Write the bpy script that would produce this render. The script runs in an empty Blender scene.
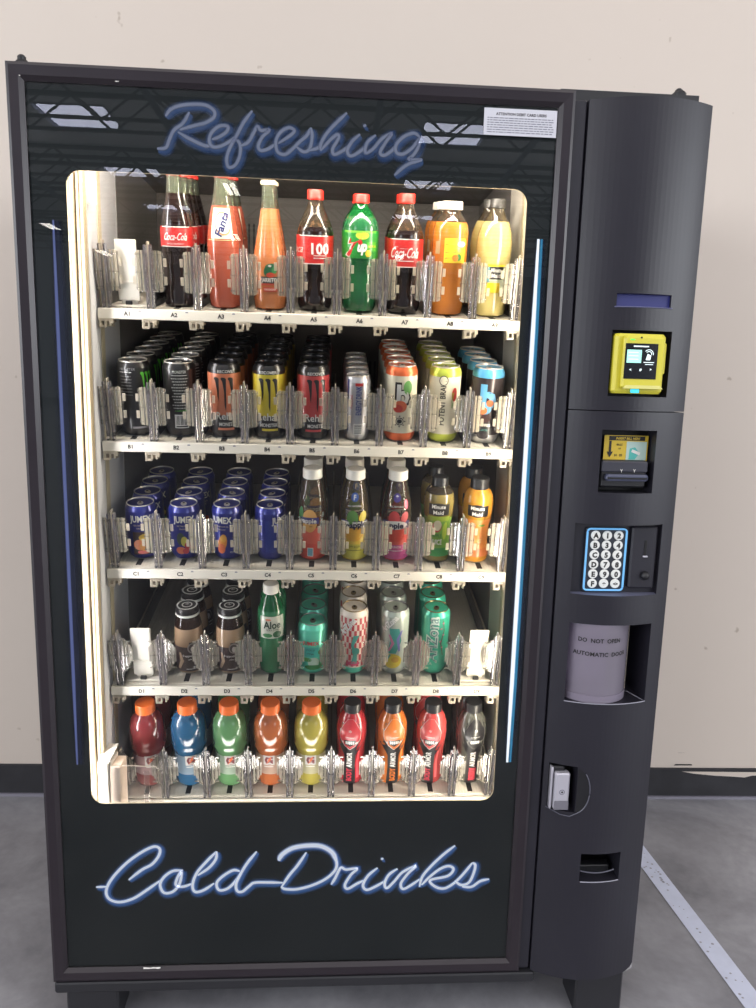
import bpy, math, random
from mathutils import Matrix, Vector
random.seed(4)
PI = math.pi
SC = bpy.context.scene
COL = SC.collection

# ------------------------------------------------------------------ camera
F, CX, CY, CZ = 735.3, .5424, -1.3334, 1.3204
PITCH, YAW, ROLL = -.1661, -.0627, -.0267
RM = Matrix.Rotation(YAW, 3, 'Z') @ Matrix.Rotation(PITCH, 3, 'X') @ Matrix.Rotation(ROLL, 3, 'Y')
cam = bpy.data.objects.new('camera', bpy.data.cameras.new('camera'))
COL.objects.link(cam); SC.camera = cam
cam.location = (CX, CY, CZ)
cam.rotation_euler = (RM @ Matrix.Rotation(PI / 2, 3, 'X')).to_euler()
cam.data.sensor_fit = 'VERTICAL'; cam.data.sensor_height = 36; cam.data.lens = 36 * F / 1008
cam.data.clip_start = .05; cam.data.clip_end = 200

def at(px, py, y):
    """measured point (x, z) of the machine on the plane at depth y"""
    d = RM @ Vector(((px - 378) / F, 1, -(py - 504) / F))
    t = (y - CY) / d.y
    return CX + t * d.x, CZ + t * d.z

# ------------------------------------------------------------------ materials
MATS = {}
def lin(c):
    return tuple(((v / 255) / 12.92 if v <= 10.3 else (((v / 255) + .055) / 1.055) ** 2.4) for v in c)
def mat(name, rgb=(128, 128, 128), rough=.5, metal=0, emit=None, es=0, coat=0, spec=.5, noise=0, nscale=20, bump=0, bscale=60):
    if name in MATS: return MATS[name]
    m = bpy.data.materials.new(name); m.use_nodes = True; MATS[name] = m
    nt = m.node_tree; b = nt.nodes['Principled BSDF']
    c = lin(rgb)
    b.inputs['Base Color'].default_value = (*c, 1)
    b.inputs['Roughness'].default_value = rough
    b.inputs['Metallic'].default_value = metal
    b.inputs['Coat Weight'].default_value = coat
    b.inputs['Specular IOR Level'].default_value = spec
    if emit:
        b.inputs['Emission Color'].default_value = (*lin(emit), 1); b.inputs['Emission Strength'].default_value = es
    if noise:
        tc = nt.nodes.new('ShaderNodeTexCoord'); n = nt.nodes.new('ShaderNodeTexNoise'); n.inputs['Scale'].default_value = nscale
        n.inputs['Detail'].default_value = 6
        r = nt.nodes.new('ShaderNodeValToRGB')
        r.color_ramp.elements[0].color = (*[max(0, v * (1 - noise)) for v in c], 1); r.color_ramp.elements[0].position = .3
        r.color_ramp.elements[1].color = (*[min(1, v * (1 + noise)) for v in c], 1); r.color_ramp.elements[1].position = .7
        nt.links.new(tc.outputs['Object'], n.inputs['Vector']); nt.links.new(n.outputs['Fac'], r.inputs['Fac'])
        nt.links.new(r.outputs['Color'], b.inputs['Base Color'])
    if bump:
        tc = nt.nodes.new('ShaderNodeTexCoord'); n = nt.nodes.new('ShaderNodeTexNoise'); n.inputs['Scale'].default_value = bscale
        bp = nt.nodes.new('ShaderNodeBump'); bp.inputs['Strength'].default_value = bump; bp.inputs['Distance'].default_value = .002
        nt.links.new(tc.outputs['Object'], n.inputs['Vector']); nt.links.new(n.outputs['Fac'], bp.inputs['Height'])
        nt.links.new(bp.outputs['Normal'], b.inputs['Normal'])
    return m
def clear(name, tint=(255, 255, 255), alpha=.25, rough=.08, body=(230, 230, 230), ior=1.45):
    """thin clear plastic or glass: see-through tint, a share of milky body, fresnel gloss"""
    if name in MATS: return MATS[name]
    m = bpy.data.materials.new(name); m.use_nodes = True; MATS[name] = m
    nt = m.node_tree; nt.nodes.clear(); N = nt.nodes.new
    out = N('ShaderNodeOutputMaterial'); tr = N('ShaderNodeBsdfTransparent'); tr.inputs[0].default_value = (*lin(tint), 1)
    di = N('ShaderNodeBsdfDiffuse'); di.inputs[0].default_value = (*lin(body), 1)
    tl = N('ShaderNodeBsdfTranslucent'); tl.inputs[0].default_value = (*lin(body), 1)
    md = N('ShaderNodeMixShader'); md.inputs[0].default_value = .5
    gl = N('ShaderNodeBsdfGlossy'); gl.inputs['Roughness'].default_value = rough
    fr = N('ShaderNodeFresnel'); fr.inputs['IOR'].default_value = ior
    m1 = N('ShaderNodeMixShader'); m1.inputs[0].default_value = alpha
    m2 = N('ShaderNodeMixShader'); L = nt.links.new
    L(di.outputs[0], md.inputs[1]); L(tl.outputs[0], md.inputs[2])
    L(tr.outputs[0], m1.inputs[1]); L(md.outputs[0], m1.inputs[2])
    L(fr.outputs[0], m2.inputs[0]); L(m1.outputs[0], m2.inputs[1]); L(gl.outputs[0], m2.inputs[2])
    L(m2.outputs[0], out.inputs[0])
    return m
def ribbon_mat(name, rgb, es, soft):
    """printed backlit lettering whose ink fades out towards the stroke's edges (UV v runs across the stroke)"""
    if name in MATS: return MATS[name]
    m = bpy.data.materials.new(name); m.use_nodes = True; MATS[name] = m
    nt = m.node_tree; nt.nodes.clear(); N = nt.nodes.new; L = nt.links.new
    out = N('ShaderNodeOutputMaterial'); tr = N('ShaderNodeBsdfTransparent'); pr = N('ShaderNodeBsdfPrincipled')
    pr.inputs['Base Color'].default_value = (*lin(rgb), 1); pr.inputs['Roughness'].default_value = .5
    pr.inputs['Emission Color'].default_value = (*lin(rgb), 1); pr.inputs['Emission Strength'].default_value = es
    uv = N('ShaderNodeTexCoord'); sp = N('ShaderNodeSeparateXYZ'); L(uv.outputs['UV'], sp.inputs[0])
    a = N('ShaderNodeMath'); a.operation = 'SUBTRACT'; a.inputs[1].default_value = .5; L(sp.outputs['Y'], a.inputs[0])
    b = N('ShaderNodeMath'); b.operation = 'ABSOLUTE'; L(a.outputs[0], b.inputs[0])
    r = N('ShaderNodeMapRange'); r.interpolation_type = 'SMOOTHSTEP'
    r.inputs['From Min'].default_value = .5; r.inputs['From Max'].default_value = .5 - .5 * soft
    L(b.outputs[0], r.inputs['Value'])
    mx = N('ShaderNodeMixShader'); L(r.outputs[0], mx.inputs[0]); L(tr.outputs[0], mx.inputs[1]); L(pr.outputs[0], mx.inputs[2])
    L(mx.outputs[0], out.inputs[0])
    return m

# ------------------------------------------------------------------ mesh builder
class MB:
    def __init__(s): s.v = []; s.f = []; s.m = []; s.mats = []; s.uv = {}
    def mi(s, m):
        if m not in s.mats: s.mats.append(m)
        return s.mats.index(m)
    def face(s, idx, m): s.f.append(tuple(idx)); s.m.append(s.mi(m))
    def quad(s, pts, m):
        b = len(s.v); s.v += [tuple(p) for p in pts]; s.face(range(b, b + len(pts)), m)
    def box(s, x0, x1, y0, y1, z0, z1, m):
        b = len(s.v)
        s.v += [(x, y, z) for z in (z0, z1) for y in (y0, y1) for x in (x0, x1)]
        for q in ((0, 2, 3, 1), (4, 5, 7, 6), (0, 1, 5, 4), (2, 6, 7, 3), (0, 4, 6, 2), (1, 3, 7, 5)): s.face([b + i for i in q], m)
    def bbox(s, x0, x1, y0, y1, z0, z1, m, c=.002):
        """box with chamfered edges (octagon loft)"""
        rings = []
        def ring(z, ins):
            a, e = ins, ins + c
            return [(x0 + e, y0 + a, z), (x1 - e, y0 + a, z), (x1 - a, y0 + e, z), (x1 - a, y1 - e, z), (x1 - e, y1 - a, z), (x0 + e, y1 - a, z), (x0 + a, y1 - e, z), (x0 + a, y0 + e, z)]
        rings = [ring(z0, c * .6), ring(z0 + c, 0), ring(z1 - c, 0), ring(z1, c * .6)]
        b = len(s.v)
        for r in rings: s.v += r
        for k in range(3):
            for i in range(8):
                j = (i + 1) % 8; s.face((b + k * 8 + i, b + k * 8 + j, b + k * 8 + 8 + j, b + k * 8 + 8 + i), m)
        s.face([b + i for i in range(7, -1, -1)], m); s.face([b + 24 + i for i in range(8)], m)
    def lathe(s, prof, m, n=28, cx=0, cy=0, knurl=0, sq=0, th0=0, th1=2 * PI):
        """prof: [(r, z[, mat])]; mat on an entry paints the band above it"""
        b = len(s.v); full = abs(th1 - th0 - 2 * PI) < 1e-6; cnt = n if full else n + 1
        for e in prof:
            r, z = e[0], e[1]
            for i in range(cnt):
                t = th0 + (th1 - th0) * i / n
                rr = r * (1 - knurl * (i % 2))
                if sq: rr *= (1 + sq * (abs(math.cos(2 * t)) ** 2 * -1 + 1) * .5)
                s.v.append((cx + rr * math.sin(t), cy - rr * math.cos(t), z))
        cur = m
        for k in range(len(prof) - 1):
            if len(prof[k]) > 2: cur = prof[k][2]
            for i in range(n):
                j = (i + 1) % cnt
                s.face((b + k * cnt + i, b + k * cnt + j, b + (k + 1) * cnt + j, b + (k + 1) * cnt + i), cur)
        if full and prof[0][0] > 1e-5: s.face([b + i for i in range(n - 1, -1, -1)], prof[0][2] if len(prof[0]) > 2 else m)
        if full and prof[-1][0] > 1e-5: s.face([b + (len(prof) - 1) * cnt + i for i in range(n)], cur)
    def tube(s, pts, r, m, n=8):
        b = len(s.v); P = [Vector(p) for p in pts]
        for k, p in enumerate(P):
            d = (P[min(k + 1, len(P) - 1)] - P[max(k - 1, 0)]).normalized()
            u = d.cross(Vector((0, 0, 1)))
            if u.length < .1: u = d.cross(Vector((1, 0, 0)))
            u.normalize(); w = d.cross(u)
            for i in range(n):
                t = 2 * PI * i / n; s.v.append(tuple(p + u * r * math.cos(t) + w * r * math.sin(t)))
        for k in range(len(P) - 1):
            for i in range(n):
                j = (i + 1) % n; s.face((b + k * n + i, b + k * n + j, b + (k + 1) * n + j, b + (k + 1) * n + i), m)
        s.face([b + i for i in range(n - 1, -1, -1)], m); s.face([b + (len(P) - 1) * n + i for i in range(n)], m)
    def text(s, body, h, mapper, m, bold=0, shear=0, rot=0, u=0, v=0, wmax=None, align='C'):
        vs, fs = glyphs(body, bold, shear)
        if not vs: return
        x0 = min(p[0] for p in vs); x1 = max(p[0] for p in vs); k = h; kx = h
        if wmax and (x1 - x0) * kx > wmax: kx = wmax / (x1 - x0)
        cxx = (x0 + x1) / 2 if align == 'C' else x0
        c, sn = math.cos(rot), math.sin(rot); b = len(s.v)
        for p in vs:
            a, e = (p[0] - cxx) * kx, (p[1] - .35) * k
            s.v.append(tuple(mapper(u + a * c - e * sn, v + a * sn + e * c)))
        for f in fs: s.face([b + i for i in f], m)
    def build(s, name, parent=None, smooth=False, loc=None, rot=None):
        me = bpy.data.meshes.new(name); me.from_pydata(s.v, [], s.f)
        for m in s.mats: me.materials.append(m)
        me.polygons.foreach_set('material_index', s.m)
        if smooth:
            me.polygons.foreach_set('use_smooth', [True] * len(s.f))
        if s.uv:
            l = me.uv_layers.new(name='UVMap')
            for lp in me.loops: l.data[lp.index].uv = s.uv.get(lp.vertex_index, (0, 0))
        me.update()
        if smooth:
            try: me.set_sharp_from_angle(angle=math.radians(40))
            except Exception: pass
        o = bpy.data.objects.new(name, me); COL.objects.link(o)
        if loc: o.location = loc
        if rot: o.rotation_euler = rot
        if parent:
            o.parent = parent
            o.matrix_parent_inverse = PINV.get(parent.name, Matrix.Identity(4))
        return o
PINV = {}
GC = {}
def glyphs(body, bold=0, shear=0):
    k = (body, bold, shear)
    if k in GC: return GC[k]
    cu = bpy.data.curves.new('t', 'FONT'); cu.body = body; cu.size = 1.0; cu.offset = bold; cu.shear = shear; cu.resolution_u = 2
    o = bpy.data.objects.new('t', cu); me = bpy.data.meshes.new_from_object(o)
    vs = [(v.co.x, v.co.y) for v in me.vertices]; fs = [tuple(p.vertices) for p in me.polygons]
    bpy.data.objects.remove(o); bpy.data.curves.remove(cu); bpy.data.meshes.remove(me)
    GC[k] = (vs, fs); return GC[k]
def plane(x, z, y):
    return lambda u, v: (x + u, y, z + v)
def tag(o, label=None, cat=None, group=None, kind=None):
    if label: o['label'] = label
    if cat: o['category'] = cat
    if group: o['group'] = group
    if kind: o['kind'] = kind
    return o
def empty(name, loc=(0, 0, 0)):
    o = bpy.data.objects.new(name, None); COL.objects.link(o); o.location = loc; o.empty_display_size = .05
    return o

class Wrap(MB):
    """prints wrapped round a lathe profile; u runs round the front (metres), v is height"""
    def __init__(s, prof, sq=0):
        super().__init__(); s.prof = [(p[0], p[1]) for p in prof]; s.R0 = max(p[0] for p in prof)
    def R(s, z):
        P = s.prof
        if z <= P[0][1]: return P[0][0]
        for a, b in zip(P, P[1:]):
            if z <= b[1]:
                if b[1] - a[1] < 1e-7: continue
                t = (z - a[1]) / (b[1] - a[1]); return a[0] + (b[0] - a[0]) * t
        return P[-1][0]
    def mp(s, layer):
        def g(u, v):
            r = s.R(v) + .00035 * layer + .0002; t = u / s.R0
            return (r * math.sin(t), -r * math.cos(t), v)
        return g
    def grid(s, u0, u1, v0, v1, m, layer=1, tp=None):
        nu = max(2, int((u1 - u0) / .004) + 1); zs = sorted({v0, v1, *[p[1] for p in s.prof if v0 < p[1] < v1]})
        zz = []
        for a, b in zip(zs, zs[1:]):
            n = max(1, int((b - a) / .012)); zz += [a + (b - a) * i / n for i in range(n)]
        zz.append(v1); g = s.mp(layer); b = len(s.v)
        for z in zz:
            for i in range(nu + 1): s.v.append(g(u0 + (u1 - u0) * i / nu, z))
        for k in range(len(zz) - 1):
            for i in range(nu): s.face((b + k * (nu + 1) + i, b + k * (nu + 1) + i + 1, b + (k + 1) * (nu + 1) + i + 1, b + (k + 1) * (nu + 1) + i), m)
    def band(s, v0, v1, m, layer=1): s.grid(-PI * s.R0, PI * s.R0, v0, v1, m, layer)
    def blob(s, u, v, a, b, m, layer=2, n=16, rot=0, pts=None):
        g = s.mp(layer); B = len(s.v); s.v.append(g(u, v))
        c, sn = math.cos(rot), math.sin(rot)
        P = pts or [(a * math.cos(2 * PI * i / n), b * math.sin(2 * PI * i / n)) for i in range(n)]
        n = len(P)
        for k in (.5, 1):
            for (x, y) in P: s.v.append(g(u + k * (x * c - y * sn), v + k * (x * sn + y * c)))
        for i in range(n):
            j = (i + 1) % n
            s.face((B, B + 1 + i, B + 1 + j), m); s.face((B + 1 + i, B + 1 + n + i, B + 1 + n + j, B + 1 + j), m)
    def streak(s, pts, m, layer=2):
        """pts: [(v, u, halfwidth)] a vertical stroke of changing width"""
        g = s.mp(layer); B = len(s.v); nn = 4
        P = []
        for a, b in zip(pts, pts[1:]):
            n = max(1, int(abs(b[0] - a[0]) / .008)); P += [[a[k] + (b[k] - a[k]) * i / n for k in range(3)] for i in range(n)]
        P.append(pts[-1])
        for (v, u, w) in P:
            for i in range(nn + 1): s.v.append(g(u - w + 2 * w * i / nn, v))
        for k in range(len(P) - 1):
            for i in range(nn): s.face((B + k * 5 + i, B + k * 5 + i + 1, B + k * 5 + 6 + i, B + k * 5 + 5 + i), m)
    def dash(s, u, v, h, wd, m, layer=3):
        x = u - wd / 2
        while x < u + wd / 2:
            l_ = random.uniform(.0015, .0045); s.grid(x, min(x + l_, u + wd / 2), v - h * .25, v + h * .25, m, layer); x += l_ + .0009
    def txt(s, body, u, v, h, m, layer=3, **k): s.text(body, h, s.mp(layer), m, u=u, v=v, **k)

# ------------------------------------------------------------------ common materials
M_panel = mat('charcoal plastic', (36, 35, 43), .38, noise=.06, nscale=8, spec=.45)
M_frame = mat('plum metal', (38, 32, 38), .30, noise=.08, nscale=12)
M_black = mat('black plastic', (24, 24, 28), .45)
M_vblack = mat('black recess', (12, 12, 14), .6)
M_cab = mat('cabinet paint', (34, 34, 38), .5, noise=.1, nscale=5)
M_liner = mat('white liner', (214, 208, 198), .45, noise=.03, nscale=4)
M_rear = mat('grey evaporator cover', (92, 87, 84), .55, noise=.1, nscale=9)
M_cream = mat('cream gasket', (196, 184, 156), .5)
M_shelf = mat('white shelf plastic', (212, 206, 194), .45)
M_ink = mat('black ink', (38, 36, 36), .6)
M_white = mat('white print', (235, 232, 226), .45)
M_clip = clear('clear clip', alpha=.62, rough=.15, body=(240, 228, 208))
M_gate = clear('clear gate', alpha=.20, rough=.08, body=(248, 236, 214), ior=1.6)
M_rib1 = clear('bright streak rib', alpha=.60, rough=.15, body=(254, 242, 220), ior=1.5)  # paler alternate ribs imitate bright streaks of refracted light
M_rib2 = clear('faint streak rib', alpha=.32, rough=.10, body=(250, 240, 226), ior=1.5)  # weaker painted streaks for the lower rows
M_post = clear('lavender clear post', tint=(255, 254, 255), alpha=.11, rough=.10, body=(244, 238, 250), ior=1.55)
M_rail = clear('clear rail', tint=(200, 205, 215), alpha=.10, rough=.1, body=(170, 175, 190))
M_silver = mat('brushed silver', (214, 208, 198), .30, .5)
M_chrome = mat('satin chrome', (196, 194, 204), .35, .4)

# ------------------------------------------------------------------ machine
mach = empty('vending_machine', (.597, .38, 0))
tag(mach, 'tall black glass-front drinks vending machine standing against the cream wall', 'vending machine')
PINV[mach.name] = Matrix.Translation((-.597, -.38, 0))
def part(mb, name, parent=None, **k):
    p = parent or mach
    o = mb.build(name, p, **k)
    if p is not mach: o.matrix_parent_inverse = p.matrix_parent_inverse @ Matrix.Identity(4) if False else Matrix.Identity(4)
    return o
def sub(mb, name, par, **k):
    """sub-part of a machine part whose own origin is the world origin"""
    o = mb.build(name, None, **k); o.parent = par; o.matrix_parent_inverse = Matrix.Identity(4)
    return o
def P(mb, name, **k): return mb.build(name, mach, **k)

ZB, ZT, WD = .112, 1.8165, .9446
b = MB()   # cabinet shell
b.box(.003, .030, .07, .79, .112, 1.812, M_cab); b.box(1.165, 1.190, .05, .79, .10, 1.812, M_cab)
b.box(.003, 1.190, .07, .79, 1.806, 1.812, M_cab)
b.box(.935, 1.188, .055, .79, 1.806, 1.840, M_cab); b.box(.975, 1.190, .046, .06, 1.25, 1.30, M_cab)
b.box(.003, 1.190, .77, .79, .10, 1.812, M_cab); b.box(.003, 1.190, .07, .79, .10, .13, M_cab)
b.box(.94, .965, .08, .77, .112, 1.806, M_cab)
b.box(.03, .94, .075, .77, .13, .40, M_cab)
P(b, 'cabinet')
b = MB()  # interior liner
b.box(.030, .935, .62, .64, .40, 1.79, M_rear)
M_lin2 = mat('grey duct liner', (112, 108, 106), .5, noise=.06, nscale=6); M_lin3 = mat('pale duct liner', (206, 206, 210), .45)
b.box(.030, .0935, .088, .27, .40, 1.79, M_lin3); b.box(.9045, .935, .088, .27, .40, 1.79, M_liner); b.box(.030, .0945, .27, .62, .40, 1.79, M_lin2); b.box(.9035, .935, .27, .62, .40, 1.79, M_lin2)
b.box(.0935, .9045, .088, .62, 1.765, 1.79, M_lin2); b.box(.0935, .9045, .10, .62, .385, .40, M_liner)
lin_o = P(b, 'interior_liner')
b = MB()
for k in range(14):
    x = .62 + k * .012; b.box(x, x + .005, .617, .6195, 1.30, 1.37, M_vblack)
b.box(.61, .80, .6185, .6199, 1.29, 1.38, M_rear); sub(b, 'vent_grille', lin_o); b = MB(); b.box(.19, .38, .6185, .6199, 1.61, 1.71, M_rear)
for k in range(14):
    x = .20 + k * .012; b.box(x, x + .005, .617, .6195, 1.62, 1.70, M_vblack)
sub(b, 'vent_grille', lin_o)
b = MB()  # small plate high on the rear wall and rail strips on the liner
b.box(.075, .11, .0875, .09, 1.62, 1.66, M_liner)
sub(b, 'liner_plate', lin_o)
for xa, xb in ((.094, .0955), (.9025, .904)): b = MB(); b.box(xa, xb, .14, .16, .42, 1.74, M_cream); sub(b, 'shelf_upright', lin_o)
M_tan = mat('tan gasket', (166, 150, 122), .6)
b = MB()  # cream gasket frame with ribs, left and right of the opening
for (x0, x1) in ((.032, .0935), (.9045, .93)):
    n = 7 if x0 < .5 else 3; w = (x1 - x0) / n
    for k in range(n): b.bbox(x0 + k * w, x0 + (k + .80) * w, .074 + .005 * (k % 2), .089, .40, 1.76, M_tan if x0 < .5 and k > 3 else M_cream, .0015)
b.box(.032, .93, .076, .089, 1.74, 1.765, M_cream); b.box(.032, .93, .076, .089, .40, .425, M_cream)
P(b, 'door_gasket')

b = MB()  # door frame, mitred profile
prof = [(-.002, .07), (-.002, .001), (.003, -.001), (.018, .000), (.0254, .006), (.0254, .012)]
for (t, y) in prof: b.v += [(t, y, ZB + t), (WD - t, y, ZB + t), (WD - t, y, ZT - t), (t, y, ZT - t)]
for k in range(len(prof) - 1):
    for i in range(4):
        j = (i + 1) % 4; b.face((k * 4 + j, k * 4 + i, (k + 1) * 4 + i, (k + 1) * 4 + j), M_frame)
df = P(b, 'door_frame')
b = MB()  # scuffs where paint is chipped
def chip(b, px, py, w, h, y=.0):
    x, z = at(px, py, y); n = 7
    top = [(x - w / 2 + w * i / n, y - .0004, z + h * random.uniform(.1, .5)) for i in range(n + 1)]
    bot = [(x - w / 2 + w * i / n, y - .0004, z - h * random.uniform(.1, .5)) for i in range(n + 1)]
    for i in range(n): b.quad([bot[i], bot[i + 1], top[i + 1], top[i]], M_white)
for a in ((127, 80.5, .022, .004, .002), (117, 81, .006, .004, .002), (152, 968, .034, .005, .001), (514, 97, .003, .003, .002), (19, 74, .004, .006, .001)):
    b = MB(); chip(b, *a); sub(b, 'paint_chip', df)
b = MB(); b.bbox(.9452, .9700, .006, .08, .112, 1.806, M_panel, .003); P(b, 'door_stile')
b = MB(); b.bbox(0, .98, -.002, .76, .086, .1085, M_cab, .003); P(b, 'base_rail')
for (x0, x1, y0) in ((at(66, 998, .004)[0], at(118, 998, .004)[0], .006), (at(576, 985, .004)[0], at(623, 985, .004)[0], .006), (.004, .104, .68), (1.092, 1.184, .68)):
    b = MB(); b.bbox(x0, x1, y0, y0 + .08, 0.0005, .086 if x0 < .5 else .1, M_cab, .004)
    P(b, 'leg')
b = MB(); b.box(.104, 1.09, .66, .67, .03, .1, M_cab); P(b, 'rear_kick_plate')
for (x, y) in ((.012, .035), (1.165, .09)):
    b = MB(); b.bbox(x - .01, x + .012, y - .01, y + .05, 1.8165 if x < .5 else 1.840, 1.832 if x < .5 else 1.858, M_black, .004); b.lathe([(.007, 1.826), (.007, 1.838), (.004, 1.841)] if x < .5 else [(.007, 1.845), (.007, 1.860), (.004, 1.863)], M_black, 14, x, y)
    P(b, 'hinge')

# graphic panel behind the glass with the rounded window opening
GX0, GX1, GZ0, GZ1 = .024, .9215, .136, 1.793
WX0, WX1, WZ0, WZ1, WR = .0842, .8747, .494, 1.657, .024
M_graph = mat('printed black border', (38, 45, 47), .5, noise=.10, nscale=3)
def rounded(x0, x1, z0, z1, r, n=6):
    pts = []
    for cx, cz, a in ((x1 - r, z1 - r, 0), (x0 + r, z1 - r, PI / 2), (x0 + r, z0 + r, PI), (x1 - r, z0 + r, 1.5 * PI)):
        for i in range(n + 1):
            t = a + PI / 2 * i / n; pts.append((cx + r * math.cos(t), cz + r * math.sin(t)))
    return pts
b = MB(); inn = rounded(WX0, WX1, WZ0, WZ1, WR)
cxm, czm = (WX0 + WX1) / 2, (WZ0 + WZ1) / 2
n = len(inn); q = n // 4
outer = []
for i, (x, z) in enumerate(inn):
    k = i // q; outer.append(((GX1, GZ1), (GX0, GZ1), (GX0, GZ0), (GX1, GZ0))[k])
for y in (.0105, .0135):
    base = len(b.v); b.v += [(x, y, z) for x, z in inn] + [(x, y, z) for x, z in outer]
    for i in range(n):
        j = (i + 1) % n
        b.face((base + i, base + j, base + n + j, base + n + i) if outer[i] != outer[j] else (base + i, base + j, base + n + i), M_graph)
for i in range(n):
    j = (i + 1) % n; b.face((i, j, 2 * n + j, 2 * n + i), M_cream)
gp = P(b, 'graphic_panel')
# door glass
M_glass = clear('door glass', tint=(246, 250, 250), alpha=0.0, rough=.0, ior=1.5)
b = MB(); b.quad([(GX0, .006, GZ0), (GX1, .006, GZ0), (GX1, .006, GZ1), (GX0, .006, GZ1)], M_glass)
P(b, 'door_glass')

# lettering strokes, traced on the glass plane
def spl(pts, k=6):
    out = []
    for i in range(len(pts) - 1):
        p0, p1, p2, p3 = pts[max(i - 1, 0)], pts[i], pts[i + 1], pts[min(i + 2, len(pts) - 1)]
        for j in range(k):
            t = j / k
            out.append(tuple(.5 * (2 * p1[a] + (p2[a] - p0[a]) * t + (2 * p0[a] - 5 * p1[a] + 4 * p2[a] - p3[a]) * t * t + (3 * p1[a] - p0[a] - 3 * p2[a] + p3[a]) * t ** 3) for a in (0, 1)))
    out.append(pts[-1]); return out
def ribbon(b, pts, w, y, m, dx=0, dz=0, taper=True):
    pts = [(x + dx, z + dz) for x, z in pts]; B = len(b.v); n = len(pts)
    for k, (x, z) in enumerate(pts):
        a, c = pts[max(k - 1, 0)], pts[min(k + 1, n - 1)]
        tx, tz = c[0] - a[0], c[1] - a[1]; l = math.hypot(tx, tz) or 1; nx, nz = -tz / l, tx / l
        e = min(k, n - 1 - k); ww = w * (.55 + .45 * min(1, e / 4)) if taper else w
        for s_, vv in ((-1, 0), (1, 1)):
            b.uv[len(b.v)] = (k / n, vv); b.v.append((x + nx * ww / 2 * s_, y, z + nz * ww / 2 * s_))
    for k in range(n - 1): b.face((B + 2 * k, B + 2 * k + 2, B + 2 * k + 3, B + 2 * k + 1), m)
def strokes(ox, oy, s, lists):
    out = []
    for L in lists: out.append([at(ox + x / s, oy + y / s, .009) for x, y in L])
    return out
REF = strokes(150, 95, 5.4, [
    [(85, 115), (110, 80), (160, 58), (230, 50), (300, 55), (345, 85), (345, 120), (300, 150), (240, 165), (160, 188)],
    [(212, 92), (180, 150), (130, 190), (105, 240), (85, 285), (38, 290)],
    [(150, 200), (220, 240), (300, 275), (328, 268)],
    [(335, 240), (370, 228), (412, 200), (420, 170), (375, 168), (332, 205), (320, 250), (340, 280), (385, 275), (440, 245), (475, 215)],
    [(552, 85), (505, 150), (468, 220), (432, 285), (414, 345), (425, 390), (460, 378), (484, 330), (488, 275), (470, 245), (440, 250)],
    [(490, 275), (530, 255), (560, 205), (580, 170), (600, 192), (645, 190), (608, 225), (585, 275), (600, 300), (640, 290), (680, 262)]])
REF += strokes(285, 95, 5.04, [
    [(-35, 245), (25, 205), (47, 180), (20, 165), (-20, 185), (-45, 230), (-38, 285), (0, 300), (40, 270), (75, 235), (110, 205), (130, 165)],
    [(130, 165), (137, 210), (125, 270), (95, 287), (58, 262)], [(125, 280), (165, 268), (185, 250)],
    [(312, 90), (260, 140), (210, 195), (180, 250), (183, 282)],
    [(185, 275), (230, 225), (265, 200), (268, 222), (240, 272), (248, 300), (290, 282), (325, 255)],
    [(378, 198), (338, 235), (314, 280), (330, 308), (370, 290), (405, 262)], [(396, 160), (408, 150)],
    [(458, 202), (415, 240), (405, 290), (440, 275), (490, 220), (538, 195), (510, 235), (480, 288), (500, 305), (545, 275), (570, 240)],
    [(682, 215), (650, 193), (600, 210), (560, 252), (562, 290), (595, 298), (640, 268), (682, 218), (668, 270), (645, 305), (625, 325), (692, 325)],
    [(690, 330), (630, 345), (590, 370), (552, 406)]])
CD = strokes(90, 835, 5.815, [
    [(225, 262), (300, 203), (360, 170), (400, 120), (405, 80), (370, 68), (300, 100), (210, 165), (130, 250), (95, 320), (110, 370), (170, 390), (250, 370), (330, 320), (412, 262)],
    [(35, 303), (95, 300)],
    [(540, 205), (480, 210), (430, 245), (408, 290), (430, 335), (480, 330), (520, 285), (532, 215), (510, 245), (500, 290), (540, 300), (595, 282)]])
CD += strokes(190, 835, 5.815, [
    [(155, 95), (100, 150), (40, 220), (15, 290), (30, 330), (80, 320), (140, 280)], [(155, 95), (150, 140), (110, 190), (45, 235)],
    [(290, 210), (250, 205), (190, 240), (155, 280), (170, 320), (220, 310), (270, 262), (300, 215)],
    [(388, 95), (335, 160), (292, 230), (268, 285), (275, 325), (305, 328), (345, 296), (375, 277), (450, 275), (540, 277)]])
CD += strokes(265, 835, 5.815, [
    [(80, 148), (100, 112), (160, 75), (250, 60), (330, 65), (390, 100), (415, 150), (410, 200), (360, 250), (280, 290), (190, 314), (120, 314), (92, 300)],
    [(240, 100), (190, 175), (140, 235), (98, 300)],
    [(385, 288), (408, 250), (440, 190), (470, 200), (535, 195), (500, 230), (465, 288), (480, 312), (530, 285), (575, 262)],
    [(655, 190), (600, 235), (570, 290), (590, 318), (640, 300), (705, 262)], [(674, 142), (688, 134)]])
CD += strokes(370, 835, 5.815, [
    [(160, 195), (110, 230), (85, 280), (98, 308), (140, 270), (190, 215), (266, 180), (222, 222), (180, 280), (192, 313), (240, 290), (290, 255)],
    [(495, 60), (430, 110), (360, 175), (305, 240), (288, 300)],
    [(300, 290), (350, 240), (410, 195), (460, 180), (485, 200), (450, 238), (350, 262), (380, 300), (430, 310), (480, 285), (520, 250), (560, 205), (595, 160)],
    [(595, 160), (612, 175), (602, 222), (575, 275), (530, 290), (492, 265)], [(535, 300), (590, 300), (640, 268), (692, 255)]])
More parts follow.
